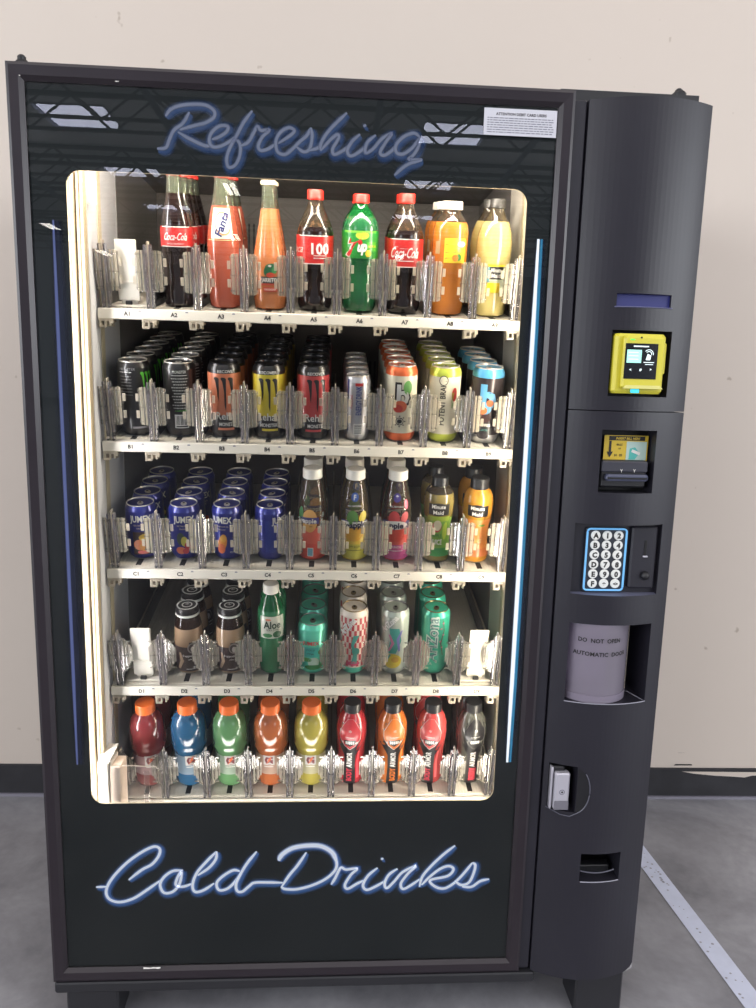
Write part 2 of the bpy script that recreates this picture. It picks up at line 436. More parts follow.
for nm, S_, rb, eb, rc, ec in (('header_lettering', REF, (66, 94, 144), .16, (154, 160, 186), .22), ('footer_lettering', CD, (70, 108, 168), .30, (222, 226, 240), .62)):
    b = MB(); mb_ = ribbon_mat(nm + ' blue', rb, eb, .8); mc_ = ribbon_mat(nm + ' core', rc, ec, .8)
    for i, st in enumerate(S_):
        p = spl(st); ribbon(b, p, .025, .0098 - .00002 * i, mb_, .0018, -.0030)
    for i, st in enumerate(S_):
        p = spl(st); ribbon(b, p, .0095, .0088 - .00002 * i, mc_)
    if 'footer' in nm:
        ribbon(b, spl(CD[7][:7]) if len(CD[7]) > 8 else spl(CD[7]), .015, .0080, mc_)
    o = sub(b, nm, gp)
    o['label'] = 'white and blue script lettering ' + ('reading Refreshing' if 'header' in nm else 'reading Cold Drinks')
# backlit strips
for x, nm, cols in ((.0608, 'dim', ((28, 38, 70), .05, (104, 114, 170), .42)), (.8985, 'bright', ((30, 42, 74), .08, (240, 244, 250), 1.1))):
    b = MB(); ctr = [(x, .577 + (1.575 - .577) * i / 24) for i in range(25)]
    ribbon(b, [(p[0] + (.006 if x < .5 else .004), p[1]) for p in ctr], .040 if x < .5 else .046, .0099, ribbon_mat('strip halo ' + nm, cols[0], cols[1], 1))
    if x > .5: ribbon(b, [(p[0] + .006, p[1]) for p in ctr], .010, .0094, ribbon_mat('strip blue', (56, 140, 184), .5, .5))
    ribbon(b, ctr, .0085 if x < .5 else .0105, .0090, ribbon_mat('strip core ' + nm, cols[2], cols[3], .6))
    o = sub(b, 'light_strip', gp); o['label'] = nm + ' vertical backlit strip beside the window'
# notice sticker
b = MB(); sx0, sx1, sz0, sz1 = .7905, .9175, 1.742, 1.7855
M_stick = mat('sticker paper', (206, 206, 214), .5)
b.quad([(sx0, .0052, sz0), (sx1, .0052, sz0), (sx1, .0052, sz1), (sx0, .0052, sz1)], M_stick)
b.text('ATTENTION DEBIT CARD USERS', .0062, plane(.855, 1.7765, .0049), M_ink, bold=.02, wmax=.088)
M_grey = mat('grey ink', (120, 120, 132), .6)
for i in range(7):      # fine print, too small to read
    x = sx0 + .006
    while x < sx1 - .008:
        l_ = random.uniform(.003, .009); z = 1.7700 - .0038 * i; b.quad([(x, .0049, z - .0007), (min(x + l_, sx1 - .005), .0049, z - .0007), (min(x + l_, sx1 - .005), .0049, z + .0007), (x, .0049, z + .0007)], M_grey); x += l_ + .0014
sub(b, 'notice_sticker', gp)

# ------------------------------------------------------------------ shelves
TILT = math.radians(12); CT, ST = math.cos(TILT), math.sin(TILT)
SH = {'A': 1.4430, 'B': 1.1925, 'C': .9390, 'D': .6910, 'E': .4375}
ROWX = {'A': (.1505, .0875), 'B': (.1500, .0877), 'C': (.1535, .0870), 'D': (.1580, .0868), 'E': (.1570, .0870)}
colx = lambda i, R: ROWX[R][0] + ROWX[R][1] * (i - 1)
divx = lambda i, R: ROWX[R][0] + ROWX[R][1] * (i - .5)     # 0..9
def tl(S, x, d, h):
    """point in a tilted shelf's own frame"""
    return (x, .122 + d * CT - h * ST, S + d * ST + h * CT)
for R_, S in SH.items():
    b = MB()
    def tbox(b, x0, x1, d0, d1, h0, h1, m, S=S):
        B = len(b.v); b.v += [tl(S, x, d, h) for h in (h0, h1) for d in (d0, d1) for x in (x0, x1)]
        for q_ in ((0, 2, 3, 1), (4, 5, 7, 6), (0, 1, 5, 4), (2, 6, 7, 3), (0, 4, 6, 2), (1, 3, 7, 5)): b.face([B + i for i in q_], m)
    tbox(b, .0965, .9010, .002, .50, -.007, -.001, M_shelf)
    for k in range(9):      # ribbed glide surface of each lane
        for j in range(11):
            x = colx(k + 1, R_) - .033 + j * .0066
            tbox(b, x - .0018, x + .0018, .006, .49, -.001, 0.0, M_shelf)
    so = P(b, 'shelf')
    b = MB(); b.bbox(.0965, .9015, .1145, .1215, S - .0205, S - .0012, M_shelf, .0015)
    if R_ != 'E':
        for k in range(1, 10):
            x = colx(k, R_)
            b.text(f'{R_}{k}', .0105, plane(x, S - .0105, .1141), M_ink, bold=.04)
            b.quad([(x + .022, .1142, S - .004), (x + .026, .1142, S - .004), (x + .027, .1142, S - .0065), (x + .021, .1142, S - .0065)], M_grey)
    so2 = sub(b, 'price_strip', so); so2['label'] = 'white strip lettered along the shelf edge'
    if R_ != 'E':
        for k in range(10):
            x = divx(k, R_) - .002; x = max(.112, min(.888, x)); b = MB()
            z = S - .0205
            b.bbox(x - .0145, x + .0135, .1135, .136, z - .0055, z, M_clip, .001)
            for xa, xb, h in ((-.0135, -.0085, .0170), (-.0030, .0012, .0140), (.0062, .0100, .0140)): b.bbox(x + xa, x + xb, .1125, .136, z - h, z - .0025, M_clip, .001)
            b.bbox(x - .0125, x + .0005, .1130, .1150, z - .0170, z - .0125, M_clip, .0006); b.bbox(x + .0065, x + .0135, .1130, .1150, z - .0085, z - .003, M_clip, .0006)
            sub(b, 'clip', so)
    for k in range(10):
        x = max(.100, min(.8985, divx(k, R_))); b = MB()
        tbox(b, x - .001, x + .001, .025, .48, -.0008, .042, M_rail)
        tbox(b, x - .0018, x + .0018, .025, .48, .042, .045, M_clip)
        sub(b, 'lane_rail', so)
    for k in range(1, 10):      # black ejector tab in the floor
        b = MB(); tbox(b, colx(k, R_) - .0055, colx(k, R_) + .0055, .012, .040, -.0004, .00015, M_vblack)
        sub(b, 'stop_tab', so)
# gates
def gate_mesh(low):
    b = MB(); m = M_gate; v = M_post; M_gateb = M_rib2 if low else M_rib1
    for s_ in (-1, 1):
        b.bbox(s_ * .0052 - .0022, s_ * .0052 + .0022, -.004, .008, 0, .114, v, .001)
        b.bbox(s_ * .0052 - .0012, s_ * .0052 + .0012, .004, .018, .006, .100, v, .001)
        for k in range(6):
            u0 = .0080 + k * .0030; ch = (0, 0, .003, .008, .014, .020)[k] if low else (0, 0, 0, 0, .001, .003)[k]
            y = .002 + .0016 * (k % 2) + .0009 * k
            xa, xb = sorted((s_ * u0, s_ * (u0 + .0031)))
            b.bbox(xa, xb, y, y + .0022, .030 + ch, .104 - ch, M_gateb if k in (1, 3, 4) else m, .0005)
        if low: xa, xb = sorted((s_ * .024, s_ * .0275)); b.bbox(xa, xb, .0070, .0092, .050, .084, M_gateb, .0006)
        for z in (.043, .076) if not low else ():
            xa, xb = sorted((s_ * .0255, s_ * .0315)); b.bbox(xa, xb, .0070, .0092, z, z + .015, M_gateb, .0006)
        xa, xb = sorted((s_ * .0052, s_ * .026))
        for z in (.036, .064, .096): b.bbox(xa, xb, .0045, .0085, z, z + .0022, m, .0006)
    b.bbox(-.0052, .0052, .002, .005, 0, .010, v, .001); b.bbox(-.0052, .0052, .002, .005, .05, .056, v, .001)
    b.bbox(-.0012, .0012, .000, .014, .0, .120, M_gateb, .0005)
    return b
g0 = None
for R_, S in SH.items():
    for k in range(10):
        x = max(.112, min(.8895, divx(k, R_)))
        loc = (x, .1225, S + .0005)
        if R_ in 'AD' and k == 0:
            g0 = P(gate_mesh(R_ == 'D'), 'product_gate', loc=loc, rot=(TILT * .9, 0, 0)); g = g0
        else:
            g = g0.copy(); COL.objects.link(g)
        g.location = loc
# pushers for the empty lanes
for R_, k in (('A', 1), ('D', 1), ('D', 9)):
    S = SH[R_]; b = MB(); x = colx(k, R_)
    b.bbox(-.020, .020, .018, .0215, .012, .122, M_shelf, .0012); b.bbox(-.0205, .0205, .0165, .0185, .044, .048, M_shelf, .0008)
    b.bbox(-.034, .034, .010, .06, .0008, .005, M_shelf, .001); b.bbox(-.016, .016, .021, .06, .004, .016, M_shelf, .002)
    b.bbox(-.006, .006, .010, .0166, .005, .012, M_vblack, .001)
    o = P(b, 'pusher', loc=(x, .122, S), rot=(TILT, 0, 0)); o['label'] = 'white pusher paddle of an empty lane'
# delivery arm low at the left of the window
b = MB()
b.bbox(.0848, .1060, .050, .098, .410, .556, M_liner, .002); b.bbox(.1075, .1290, .052, .098, .410, .548, mat('peach white plastic', (228, 206, 186), .5), .002)
for i in range(5): b.bbox(.1065 + .0005 * i, .1105 + .0005 * i, .055 + i * .009, .060 + i * .009, .548, .558, M_liner, .001)
b.quad([(.0848, .050, .556), (.1060, .050, .556), (.1135, .098, .574), (.0848, .098, .574)], M_liner)
b.quad([(.0848, .098, .556), (.0848, .098, .574), (.1135, .098, .574), (.1060, .098, .556)], M_liner)
b.quad([(.1060, .050, .556), (.1060, .098, .556), (.1135, .098, .574)], M_liner)
arm = P(b, 'delivery_arm')
M_tray = clear('tray plastic', alpha=.10, rough=.08, body=(236, 220, 208))
b = MB(); b.quad([(.108, .049, .42), (.202, .049, .42), (.202, .049, .549), (.108, .049, .552)], M_tray)
b.quad([(.202, .049, .42), (.202, .098, .42), (.202, .098, .549), (.202, .049, .549)], M_tray); b.tube([(.108, .049, .552), (.155, .049, .552), (.202, .049, .549)], .0008, M_clip, 6)
b.bbox(.176, .186, .046, .050, .43, .540, M_tray, .001)
sub(b, 'clear_tray', arm)

# ------------------------------------------------------------------ control panel
PXC, PHW, PBU, PYE = 1.0810, .109, .030, .004
ys = lambda x: PYE - PBU * max(0, 1 - ((x - PXC) / PHW) ** 2)
def panel(name, z0, z1, holes, mt):
    b = MB()
    xs = sorted({round(.972 + .218 * i / 24, 5) for i in range(25)} | {round(h[k], 5) for h in holes for k in (0, 1)})
    zs = sorted({z0, z1} | {h[k] for h in holes for k in (2, 3)})
    for z_a, z_b in zip(zs, zs[1:]):
        for xa, xb in zip(xs, xs[1:]):
            cx, cz = (xa + xb) / 2, (z_a + z_b) / 2
            if any(h[0] < cx < h[1] and h[2] < cz < h[3] for h in holes): continue
            b.quad([(xa, ys(xa), z_a), (xb, ys(xb), z_a), (xb, ys(xb), z_b), (xa, ys(xa), z_b)], mt)
    for xa, xb in zip(xs, xs[1:]):
        b.quad([(xa, ys(xa), z1), (xb, ys(xb), z1), (xb, .05, z1), (xa, .05, z1)], mt)
        b.quad([(xa, .05, z0), (xb, .05, z0), (xb, ys(xb), z0), (xa, ys(xa), z0)], mt)
        for h in holes:
            if h[0] - 1e-6 <= xa and xb <= h[1] + 1e-6:
                yb = h[4]; bt = h[6] if len(h) > 6 else mt
                b.quad([(xa, ys(xa), h[2]), (xb, ys(xb), h[2]), (xb, yb, h[2]), (xa, yb, h[2])], bt)
                b.quad([(xa, yb, h[3]), (xb, yb, h[3]), (xb, ys(xb), h[3]), (xa, ys(xa), h[3])], mt)
    for h in holes:
        x_a, x_b, z_a, z_b, yb = h[:5]; m2 = h[5] if len(h) > 5 else mt
        b.quad([(x_a, yb, z_a), (x_b, yb, z_a), (x_b, yb, z_b), (x_a, yb, z_b)], m2)
        b.quad([(x_a, ys(x_a), z_a), (x_a, yb, z_a), (x_a, yb, z_b), (x_a, ys(x_a), z_b)], mt)
        b.quad([(x_b, yb, z_a), (x_b, ys(x_b), z_a), (x_b, ys(x_b), z_b), (x_b, yb, z_b)], mt)
    xl, xr = xs[0], xs[-1]
    b.quad([(xl, .05, z0), (xl, ys(xl), z0), (xl, ys(xl), z1), (xl, .05, z1)], mt); b.quad([(xr, ys(xr), z0), (xr, .05, z0), (xr, .05, z1), (xr, ys(xr), z1)], mt)
    o = P(b, name); return o
def hole(pxa, pya, pxb, pyb, yb, *m):
    (xa, za), (xb, zb) = at(pxa, pya, -.02), at(pxb, pyb, -.02)
    return (min(xa, xb), max(xa, xb), min(za, zb), max(za, zb), yb) + m
M_blue = mat('blue coin light', (44, 48, 110), .4, emit=(50, 60, 160), es=.06)
M_ledge = mat('keypad lit ledge', (104, 106, 128), .35)  # keypad light falling on the ledge is put into its base colour
H_coin = (1.037, 1.137, 1.4615, 1.4835, -.012, M_blue)
H_card = (1.034, 1.145, 1.304, 1.4205, .012, M_vblack)
H_bill = (1.030, 1.132, 1.128, 1.2435, .02, M_vblack)
H_key = (.996, 1.163, .932, 1.068, .0035, M_panel, M_ledge)
H_port = (.999, 1.158, .7165, .8745, .10, M_vblack)
H_lock = (.981, 1.033, .484, .582, .03, M_vblack)
H_ret = (1.051, 1.134, .335, .3965, .045, M_vblack)
panel('upper_panel', 1.2785, 1.806, [H_coin, H_card], M_panel)
lp = panel('lower_panel', .110, 1.2768, [H_bill, H_key, H_port, H_lock, H_ret], M_panel)
b = MB()   # chipped lower corner
b.quad([(1.168, ys(1.168) - .001, .1105), (1.1895, ys(1.1895) - .001, .1105), (1.1895, ys(1.1895) - .001, .124), (1.183, ys(1.183) - .001, .116)], mat('bare edge', (150, 148, 150), .6))
sub(b, 'chipped_corner', lp)

# card reader
M_yel = mat('yellow plastic', (214, 204, 62), .4); M_yel2 = mat('pale yellow plastic', (226, 220, 130), .4)
b = MB(); b.bbox(1.038, 1.130, -.030, .010, 1.3095, 1.4145, M_yel, .005); b.bbox(1.050, 1.125, -.040, -.028, 1.318, 1.410, M_yel, .004)
b.quad([(1.052, -.0405, 1.3185), (1.126, -.0405, 1.3185), (1.120, -.0405, 1.3245), (1.058, -.0405, 1.3245)], M_yel2)
b.bbox(1.129, 1.135, -.022, .008, 1.345, 1.40, M_yel, .002)
cr = P(b, 'card_reader')
M_scr = mat('dark screen', (14, 16, 22), .15); E_w = mat('lit screen white', (220, 235, 235), .5, emit=(225, 245, 245), es=.9); E_g = mat('lit screen green', (150, 215, 200), .5, emit=(160, 225, 210), es=.8)
def q4(b, pxa, pya, pxb, pyb, y, m, d=0):
    (xa, za), (xb, zb) = at(pxa, pya, y), at(pxb, pyb, y)
    b.quad([(xa, y - d, zb), (xb, y - d, zb), (xb, y - d, za), (xa, y - d, za)], m); return (xa + xb) / 2, (za + zb) / 2
b = MB(); q4(b, 626, 343, 655.5, 379.5, -.041, M_scr)
q4(b, 627.5, 349.5, 641, 363, -.0416, E_g)
q4(b, 634, 345.6, 649, 347.2, -.0416, E_w)
for i in range(3): x, z = at(628.5, 352.5 + i * 3.4, -.0418); b.quad([(x, -.0418, z), (x + .018, -.0418, z), (x + .018, -.0418, z + .001), (x, -.0418, z + .001)], E_w)
x, z = at(648.8, 355, -.0416); b.quad([(x - .005, -.0418, z - .009), (x + .003, -.0418, z - .009), (x + .0045, -.0418, z - .001), (x - .002, -.0418, z + .002)], E_w)
for r in (.005, .008): b.tube([(x + r * math.sin(t), -.0418, z + .001 + r * math.cos(t)) for t in [-.9 + .2 * i for i in range(14)]], .0006, E_w, 5)
q4(b, 643.5, 362, 654, 363, -.0416, E_w); q4(b, 645, 364.2, 653, 365, -.0416, E_w)
for i, s_ in enumerate('<#>'): x, z = at(630.3 + i * 10.2, 369.6, -.0416); b.text(s_, .006, plane(x, z, -.0416), E_w, bold=.04)
sub(b, 'screen', cr)
b = MB(); x, z = at(633, 339.5, -.0408); b.bbox(x - .004, x + .004, -.0412, -.0395, z - .001, z + .001, mat('green led', (90, 220, 90), .4, emit=(90, 240, 90), es=.8), .0004)
x, z = at(634.5, 391, -.0306); b.bbox(x - .0075, x + .0075, -.0335, -.029, z - .0035, z + .0035, mat('cyan led', (60, 190, 225), .4, emit=(60, 200, 240), es=.9), .001)
x, z = at(642, 337.5, -.0408); b.lathe([(.0001, z), (.0016, z), (.0016, z + .0001)], M_vblack, 8, x, -.041) if False else b.bbox(x - .0014, x + .0014, -.0412, -.0398, z - .0014, z + .0014, M_vblack, .0005)
sub(b, 'indicator_light', cr)
# bill acceptor
b = MB(); b.bbox(1.0345, 1.122, -.012, .018, 1.137, 1.187, M_black, .003); b.bbox(1.043, 1.1225, -.022, -.006, 1.150, 1.162, mat('slate plastic', (70, 74, 96), .35), .003)
b.bbox(1.0345, 1.122, -.017, -.009, 1.166, 1.186, mat('dark slate', (50, 50, 60), .4), .002); b.bbox(1.045, 1.120, -.0225, -.0215, 1.1535, 1.157, M_vblack, .0004)
ba = P(b, 'bill_acceptor')
b = MB()
for px in (621.3, 634.2):
    x, z = at(px, 472.5, -.0175); b.text('Y', .0085, plane(x, z + .003, -.0178), M_white, bold=.0)
sub(b, 'arrow_mark', ba)
b = MB(); y = .006; M_sy = mat('sticker yellow', (222, 190, 60), .5); M_teal = mat('sticker teal', (90, 190, 180), .5)
q4(b, 604.8, 435, 646.5, 461.2, y, M_sy); q4(b, 627, 441.5, 645.5, 460.3, y - .0005, mat('sticker pale', (190, 215, 205), .5))
q4(b, 609.5, 435.8, 645, 441, y - .0006, M_ink)
x, z = at(628, 438.5, y); b.text('INSERT BILL HERE', .0058, plane(x, z, y - .001), M_sy, bold=.03, shear=.2, wmax=.058)
x, z = at(610.2, 445, y); b.quad([(x - .0022, y - .0008, z - .012), (x + .0022, y - .0008, z - .012), (x + .0022, y - .0008, z + .008), (x - .0022, y - .0008, z + .008)], M_ink)
b.quad([(x - .006, y - .0008, z - .012), (x, y - .0008, z - .023), (x + .006, y - .0008, z - .012)], M_ink)
for s_, px, py, h in (('BILLS', 619.5, 444.5, .005), ('UP', 619.5, 448.5, .004), ('$1  $5', 618, 455, .006)):
    x, z = at(px, py, y); b.text(s_, h, plane(x, z, y - .0008), M_ink, bold=.02)
x, z = at(634, 452, y)
b.quad([(x - .010, y - .0008, z - .014), (x + .002, y - .0008, z - .014), (x + .010, y - .0008, z - .002), (x + .001, y - .0008, z + .009), (x - .009, y - .0008, z + .006)], M_teal)
b.quad([(x - .006, y - .0012, z + .000), (x + .010, y - .0012, z - .006), (x + .012, y - .0012, z - .001), (x - .004, y - .0012, z + .005)], M_white)
o = sub(b, 'instruction_sticker', ba)
# coin slot lip
b = MB(); b.tube([(1.034 + .106 * i / 12, ys(1.034 + .106 * i / 12) - .0005, 1.4605) for i in range(13)], .0012, mat('blue grey lip', (88, 90, 122), .35), 6); P(b, 'lamp_lip')
# keypad
kx = lambda c_: 1.0385 + .0222 * c_
kz = lambda r_: 1.0440 - .0187 * r_
M_key = mat('lit key', (214, 214, 210), .4, emit=(220, 225, 225), es=.18); M_kb = mat('keypad base', (44, 48, 58), .4)
E_bl = mat('blue keypad border', (110, 170, 215), .4, emit=(95, 165, 220), es=.55)
b = MB(); b.bbox(1.0205, 1.1000, -.002, .003, .9355, 1.0585, M_kb, .002)
rr = rounded(1.0225, 1.098, .9375, 1.0565, .006, 4); rr = [(x, -.0032, z) for x, z in rr]; b.tube(rr + [rr[0]], .0019, E_bl, 6)
kp = P(b, 'keypad')
for r_, row in enumerate(('A12', 'B34', 'C56', 'D78', 'E90', 'F*#')):
    for c_, ch in enumerate(row):
        b = MB(); x, z = kx(c_), kz(r_)
        n = 20; B = 0
        for (r, y) in ((.0090, -.002), (.0090, -.0042), (.0078, -.0055)): b.v += [(x + r * math.cos(2 * PI * i / n), y, z + r * math.sin(2 * PI * i / n)) for i in range(n)]
        for k in range(2):
            for i in range(n): j = (i + 1) % n; b.face((k * n + i, (k + 1) * n + i, (k + 1) * n + j, k * n + j), M_key)
        b.face([2 * n + i for i in range(n)], M_key)
        b.text('<>' if ch == '#' else ch, .0135 if ch != '#' else .008, plane(x, z - (.003 if ch == '*' else 0), -.0058), M_ink, bold=.05)
        sub(b, 'key', kp)
# coin mechanism beside the keypad
b = MB(); b.bbox(1.108, 1.158, -.006, .003, .942, 1.062, M_panel, .003)
cm_ = P(b, 'coin_mechanism')
b = MB(); b.bbox(1.1330, 1.1375, -.0075, -.0055, 1.006, 1.036, M_vblack, .0005); b.bbox(1.131, 1.1405, -.009, -.005, 1.0035, 1.0065, M_chrome, .001); sub(b, 'coin_slot', cm_)
b = MB(); n = 20
for (r, y) in ((.0085, -.005), (.0085, -.010), (.006, -.014), (.002, -.016)): b.v += [(1.138 + r * math.cos(2 * PI * i / n), y, .968 + r * math.sin(2 * PI * i / n)) for i in range(n)]
for k in range(3):
    for i in range(n): j = (i + 1) % n; b.face((k * n + i, (k + 1) * n + i, (k + 1) * n + j, k * n + j), M_black)
b.face([3 * n + i for i in range(n)], M_black); sub(b, 'return_button', cm_, smooth=True)
# delivery port
M_door = clear('port door', tint=(235, 230, 245), alpha=.55, rough=.12, body=(212, 202, 220))
b = MB(); cxp, cyp, rp = 1.0635, .044, .0690
b.lathe([(rp, .7175), (rp, .874)], M_door, 28, cxp, cyp, th0=-PI * .55, th1=PI * .62)
b.lathe([(rp, .7175), (rp + .0018, .7175), (rp + .0018, .732), (rp, .732)], M_door, 28, cxp, cyp, th0=-PI * .55, th1=PI * .62)
for t in (1.15, 1.4, 1.6): b.tube([(cxp + rp * math.sin(t), cyp - rp * math.cos(t), z) for z in (.718, .80, .873)], .0011, M_clip, 6)
pd = P(b, 'delivery_door', smooth=True); pd['label'] = 'curved clear purple-grey delivery port door'
def pm(u, v):
    t = u / rp; r = rp + .0012; return (cxp + r * math.sin(t), cyp - r * math.cos(t), v)
b = MB(); b.text('DO  NOT  OPEN', .0115, pm, M_ink, u=-.008, v=.8430, bold=.02, wmax=.082); b.text('AUTOMATIC  DOOR', .0115, pm, M_ink, u=-.004, v=.8160, bold=.02, wmax=.112)
sub(b, 'door_lettering', pd)
b = MB(); b.lathe([(.0001, .7185), (.063, .7185), (.063, .7215), (.030, .723), (.0001, .723)], mat('port floor plastic', (120, 114, 132), .3), 28, cxp, cyp)
b.box(1.0, 1.108, .07, .098, .72, .873, mat('grey chute liner', (138, 130, 146), .5))
sub(b, 'chute_floor', pd)
b = MB(); b.tube([(.999, .03, .7168)] + [(.999 + .159 * i / 14, ys(.999 + .159 * i / 14) - .0008, .7160) for i in range(15)] + [(1.140, .03, .7175), (1.118, .04, .7185)], .0010, mat('pale lip', (150, 150, 162), .35), 6); P(b, 'port_lip')  # highlight along the port edge made as a thin pale tube
# lock
b = MB(); b.bbox(.9850, 1.0065 + .006, -.006, .028, .492, .576, M_black, .003)
lk = P(b, 'door_lock')
b = MB(); b.bbox(.9900, 1.0200, -.0170, .0, .488, .5665, M_chrome, .003); b.bbox(.9835, .9885, -.010, .006, .486, .576, M_chrome, .002)
hd = sub(b, 'handle', lk)
b = MB(); b.bbox(.9905, 1.0195, -.0182, -.0168, .489, .508, mat('worn chrome', (150, 148, 158), .4, .7), .001)
n = 16
for (r, m) in ((.0056, M_grey), (.0040, M_chrome), (.0022, M_ink)):
    y = -.0176 - (.0056 - r) * .1; b.quad([(1.0050 + r * math.cos(2 * PI * i / n), y, .527 + r * math.sin(2 * PI * i / n)) for i in range(n)], m)
sub(b, 'key_cylinder', lk)
b = MB(); b.tube([(1.018 + .040 * math.sin(t) ** .8, ys(1.018 + .04 * math.sin(t)) - .001, .532 + .052 * math.cos(t)) for t in [PI * .25 + PI * .62 * i / 14 for i in range(15)]], .0012, mat('worn black edge', (84, 84, 96), .35), 6)
b.tube([(.979, ys(.979) - .001, .487), (1.005, ys(1.005) - .001, .4765), (1.023, ys(1.023) - .001, .4755), (1.038, ys(1.038) - .001, .485)], .0010, mat('worn black edge'), 6)
n = 14; B = len(b.v)
for i in range(n + 1):
    t = PI * .02 + PI * .94 * i / n; xx = 1.034 + .022 * math.sin(t); b.v += [(1.0335, ys(1.0335) - .0006, .530 + .048 * math.cos(t)), (xx, ys(xx) - .0006, .530 + .048 * math.cos(t))]
for i in range(n): b.face((B + 2 * i, B + 2 * i + 2, B + 2 * i + 3, B + 2 * i + 1), M_black)
sub(b, 'recess_edge', lk)
# coin return
b = MB(); b.tube([(1.054 + .072 * i / 10, ys(1.054 + .072 * i / 10) + .010, .3520 - .004 * math.sin(PI * i / 10)) for i in range(11)], .0014, mat('worn black edge'), 6)
b.bbox(1.053, 1.122, .004, .02, .336, .351, M_black, .002); b.bbox(1.055, 1.118, .015, .025, .372, .386, M_black, .002)
b.tube([(1.053 + .080 * i / 10, ys(1.053 + .08 * i / 10) - .0008, .3348) for i in range(11)], .0011, mat('pale lip'), 6)
P(b, 'coin_return')

# interior lamps behind the black border (real side tubes, added header and footer fills)
def lamp(name, x, sx, power, col, aim):
    l = bpy.data.lights.new(name, 'AREA'); l.shape = 'RECTANGLE'; l.size = sx; l.size_y = 1.30; l.energy = power; l.color = col
    o = bpy.data.objects.new(name, l); COL.objects.link(o); o.location = (x, .034, 1.04)
    d = Vector(aim).normalized(); o.rotation_euler = d.to_track_quat('-Z', 'Z').to_euler()
    # make the long side vertical
    zax = -d; yax = Vector((0, 0, 1)); xax = yax.cross(zax).normalized()
    o.rotation_euler = Matrix((xax, yax, zax)).transposed().to_euler(); return o
lamp('right_tube_light', .904, .03, 5.8, (1, .87, .70), (-1, .22, 0))
lamp('left_tube_light', .052, .03, 4.2, (.98, .93, .94), (1, .22, 0))
l = bpy.data.lights.new('footer_fill', 'AREA'); l.shape = 'RECTANGLE'; l.size = .76; l.size_y = .03; l.energy = 1.3; l.color = (1, .92, .86)  # added fill below the window, brightens the lowest shelf
o = bpy.data.objects.new('footer_fill', l); COL.objects.link(o); o.location = (.48, .040, .445); o.rotation_euler = (math.radians(135), 0, 0)
l = bpy.data.lights.new('header_fill', 'AREA'); l.shape = 'RECTANGLE'; l.size = .76; l.size_y = .03; l.energy = 5.0; l.color = (1, .88, .74)  # added fill above the window, evens out the side tubes
o = bpy.data.objects.new('header_fill', l); COL.objects.link(o); o.location = (.48, .038, 1.725); o.rotation_euler = (math.radians(38), 0, 0)

# ------------------------------------------------------------------ drinks
def mute(rgb, k, d):
    g = sum(rgb) / 3; return tuple(int((v + (g - v) * k) * d) for v in rgb)
def liq(rgb, rough=.16):
    rgb = mute(rgb, .14, .90); return mat('liquid %s' % (rgb,), rgb, rough, coat=.5, noise=.04, nscale=30)
def pr(rgb, metal=0, rough=.35):
    rgb = mute(rgb, .10, .95); return mat('print %s %s' % (rgb, metal), rgb, rough, metal, coat=.3)
C_pet = clear('clear PET', tint=(238, 232, 220), alpha=.10, body=(215, 195, 170), rough=.08)
C_dark = clear('brown clear PET', tint=(190, 165, 140), alpha=.22, body=(150, 130, 108), rough=.08)
C_glass = clear('greenish glass', tint=(228, 236, 218), alpha=.24, body=(176, 182, 160), rough=.05)
C_green = clear('green PET', tint=(110, 200, 130), alpha=.45, body=(30, 150, 70), rough=.08)
K, W_, RED, YEL = pr((28, 26, 28)), pr((236, 234, 228)), pr((206, 36, 34)), pr((236, 206, 40))
SILV = pr((196, 196, 200), .75, .3)
def rig(name, prof, fill, liquid, upper, cap, capmat, lab=None, n=28, ridges=1, sq=0, capring=None):
    """bottle with liquid up to 'fill', clear neck above, ridged screw cap, printed label"""
    root = empty(name)
    w = Wrap(prof); P_ = []
    for a, c in zip(prof, prof[1:] + [None]):
        P_.append((a[0], a[1], liquid if a[1] < fill else upper))
        if c and a[1] < fill < c[1]: P_.append((w.R(fill), fill, upper))
    b = MB(); b.lathe(P_, liquid, n, sq=sq)
    if upper is not liquid: b.lathe([(.0001, fill - .0004), (w.R(fill) * .97, fill - .0004)], liquid, n)
    b.build('bottle', root, smooth=True)
    r, z0, z1 = cap; b = MB()
    if ridges:
        b.lathe([(r * .97, z0), (r * 1.02, z0 + .001), (r * 1.02, z0 + .0035), (r, z0 + .0042), (r, z1 - .0018), (r * .93, z1)], capmat, 44, knurl=.035)
    else: b.lathe([(r * .9, z0), (r, z0 + .001), (r, z1 - .002), (r * .9, z1)], capmat, 24)
    b.lathe([(r * .95, z1 - .001), (r * .90, z1 + .0002), (.0001, z1 + .0004)], capmat, 24)
    if capring: b.lathe([(r * 1.02, z0 - .004), (r * 1.05, z0 - .003), (r * 1.03, z0)], capring, 24)
    b.build('cap', root, smooth=True)
    if lab:
        w = Wrap(prof); lab(w); w.build('label', root, smooth=True)
    return root
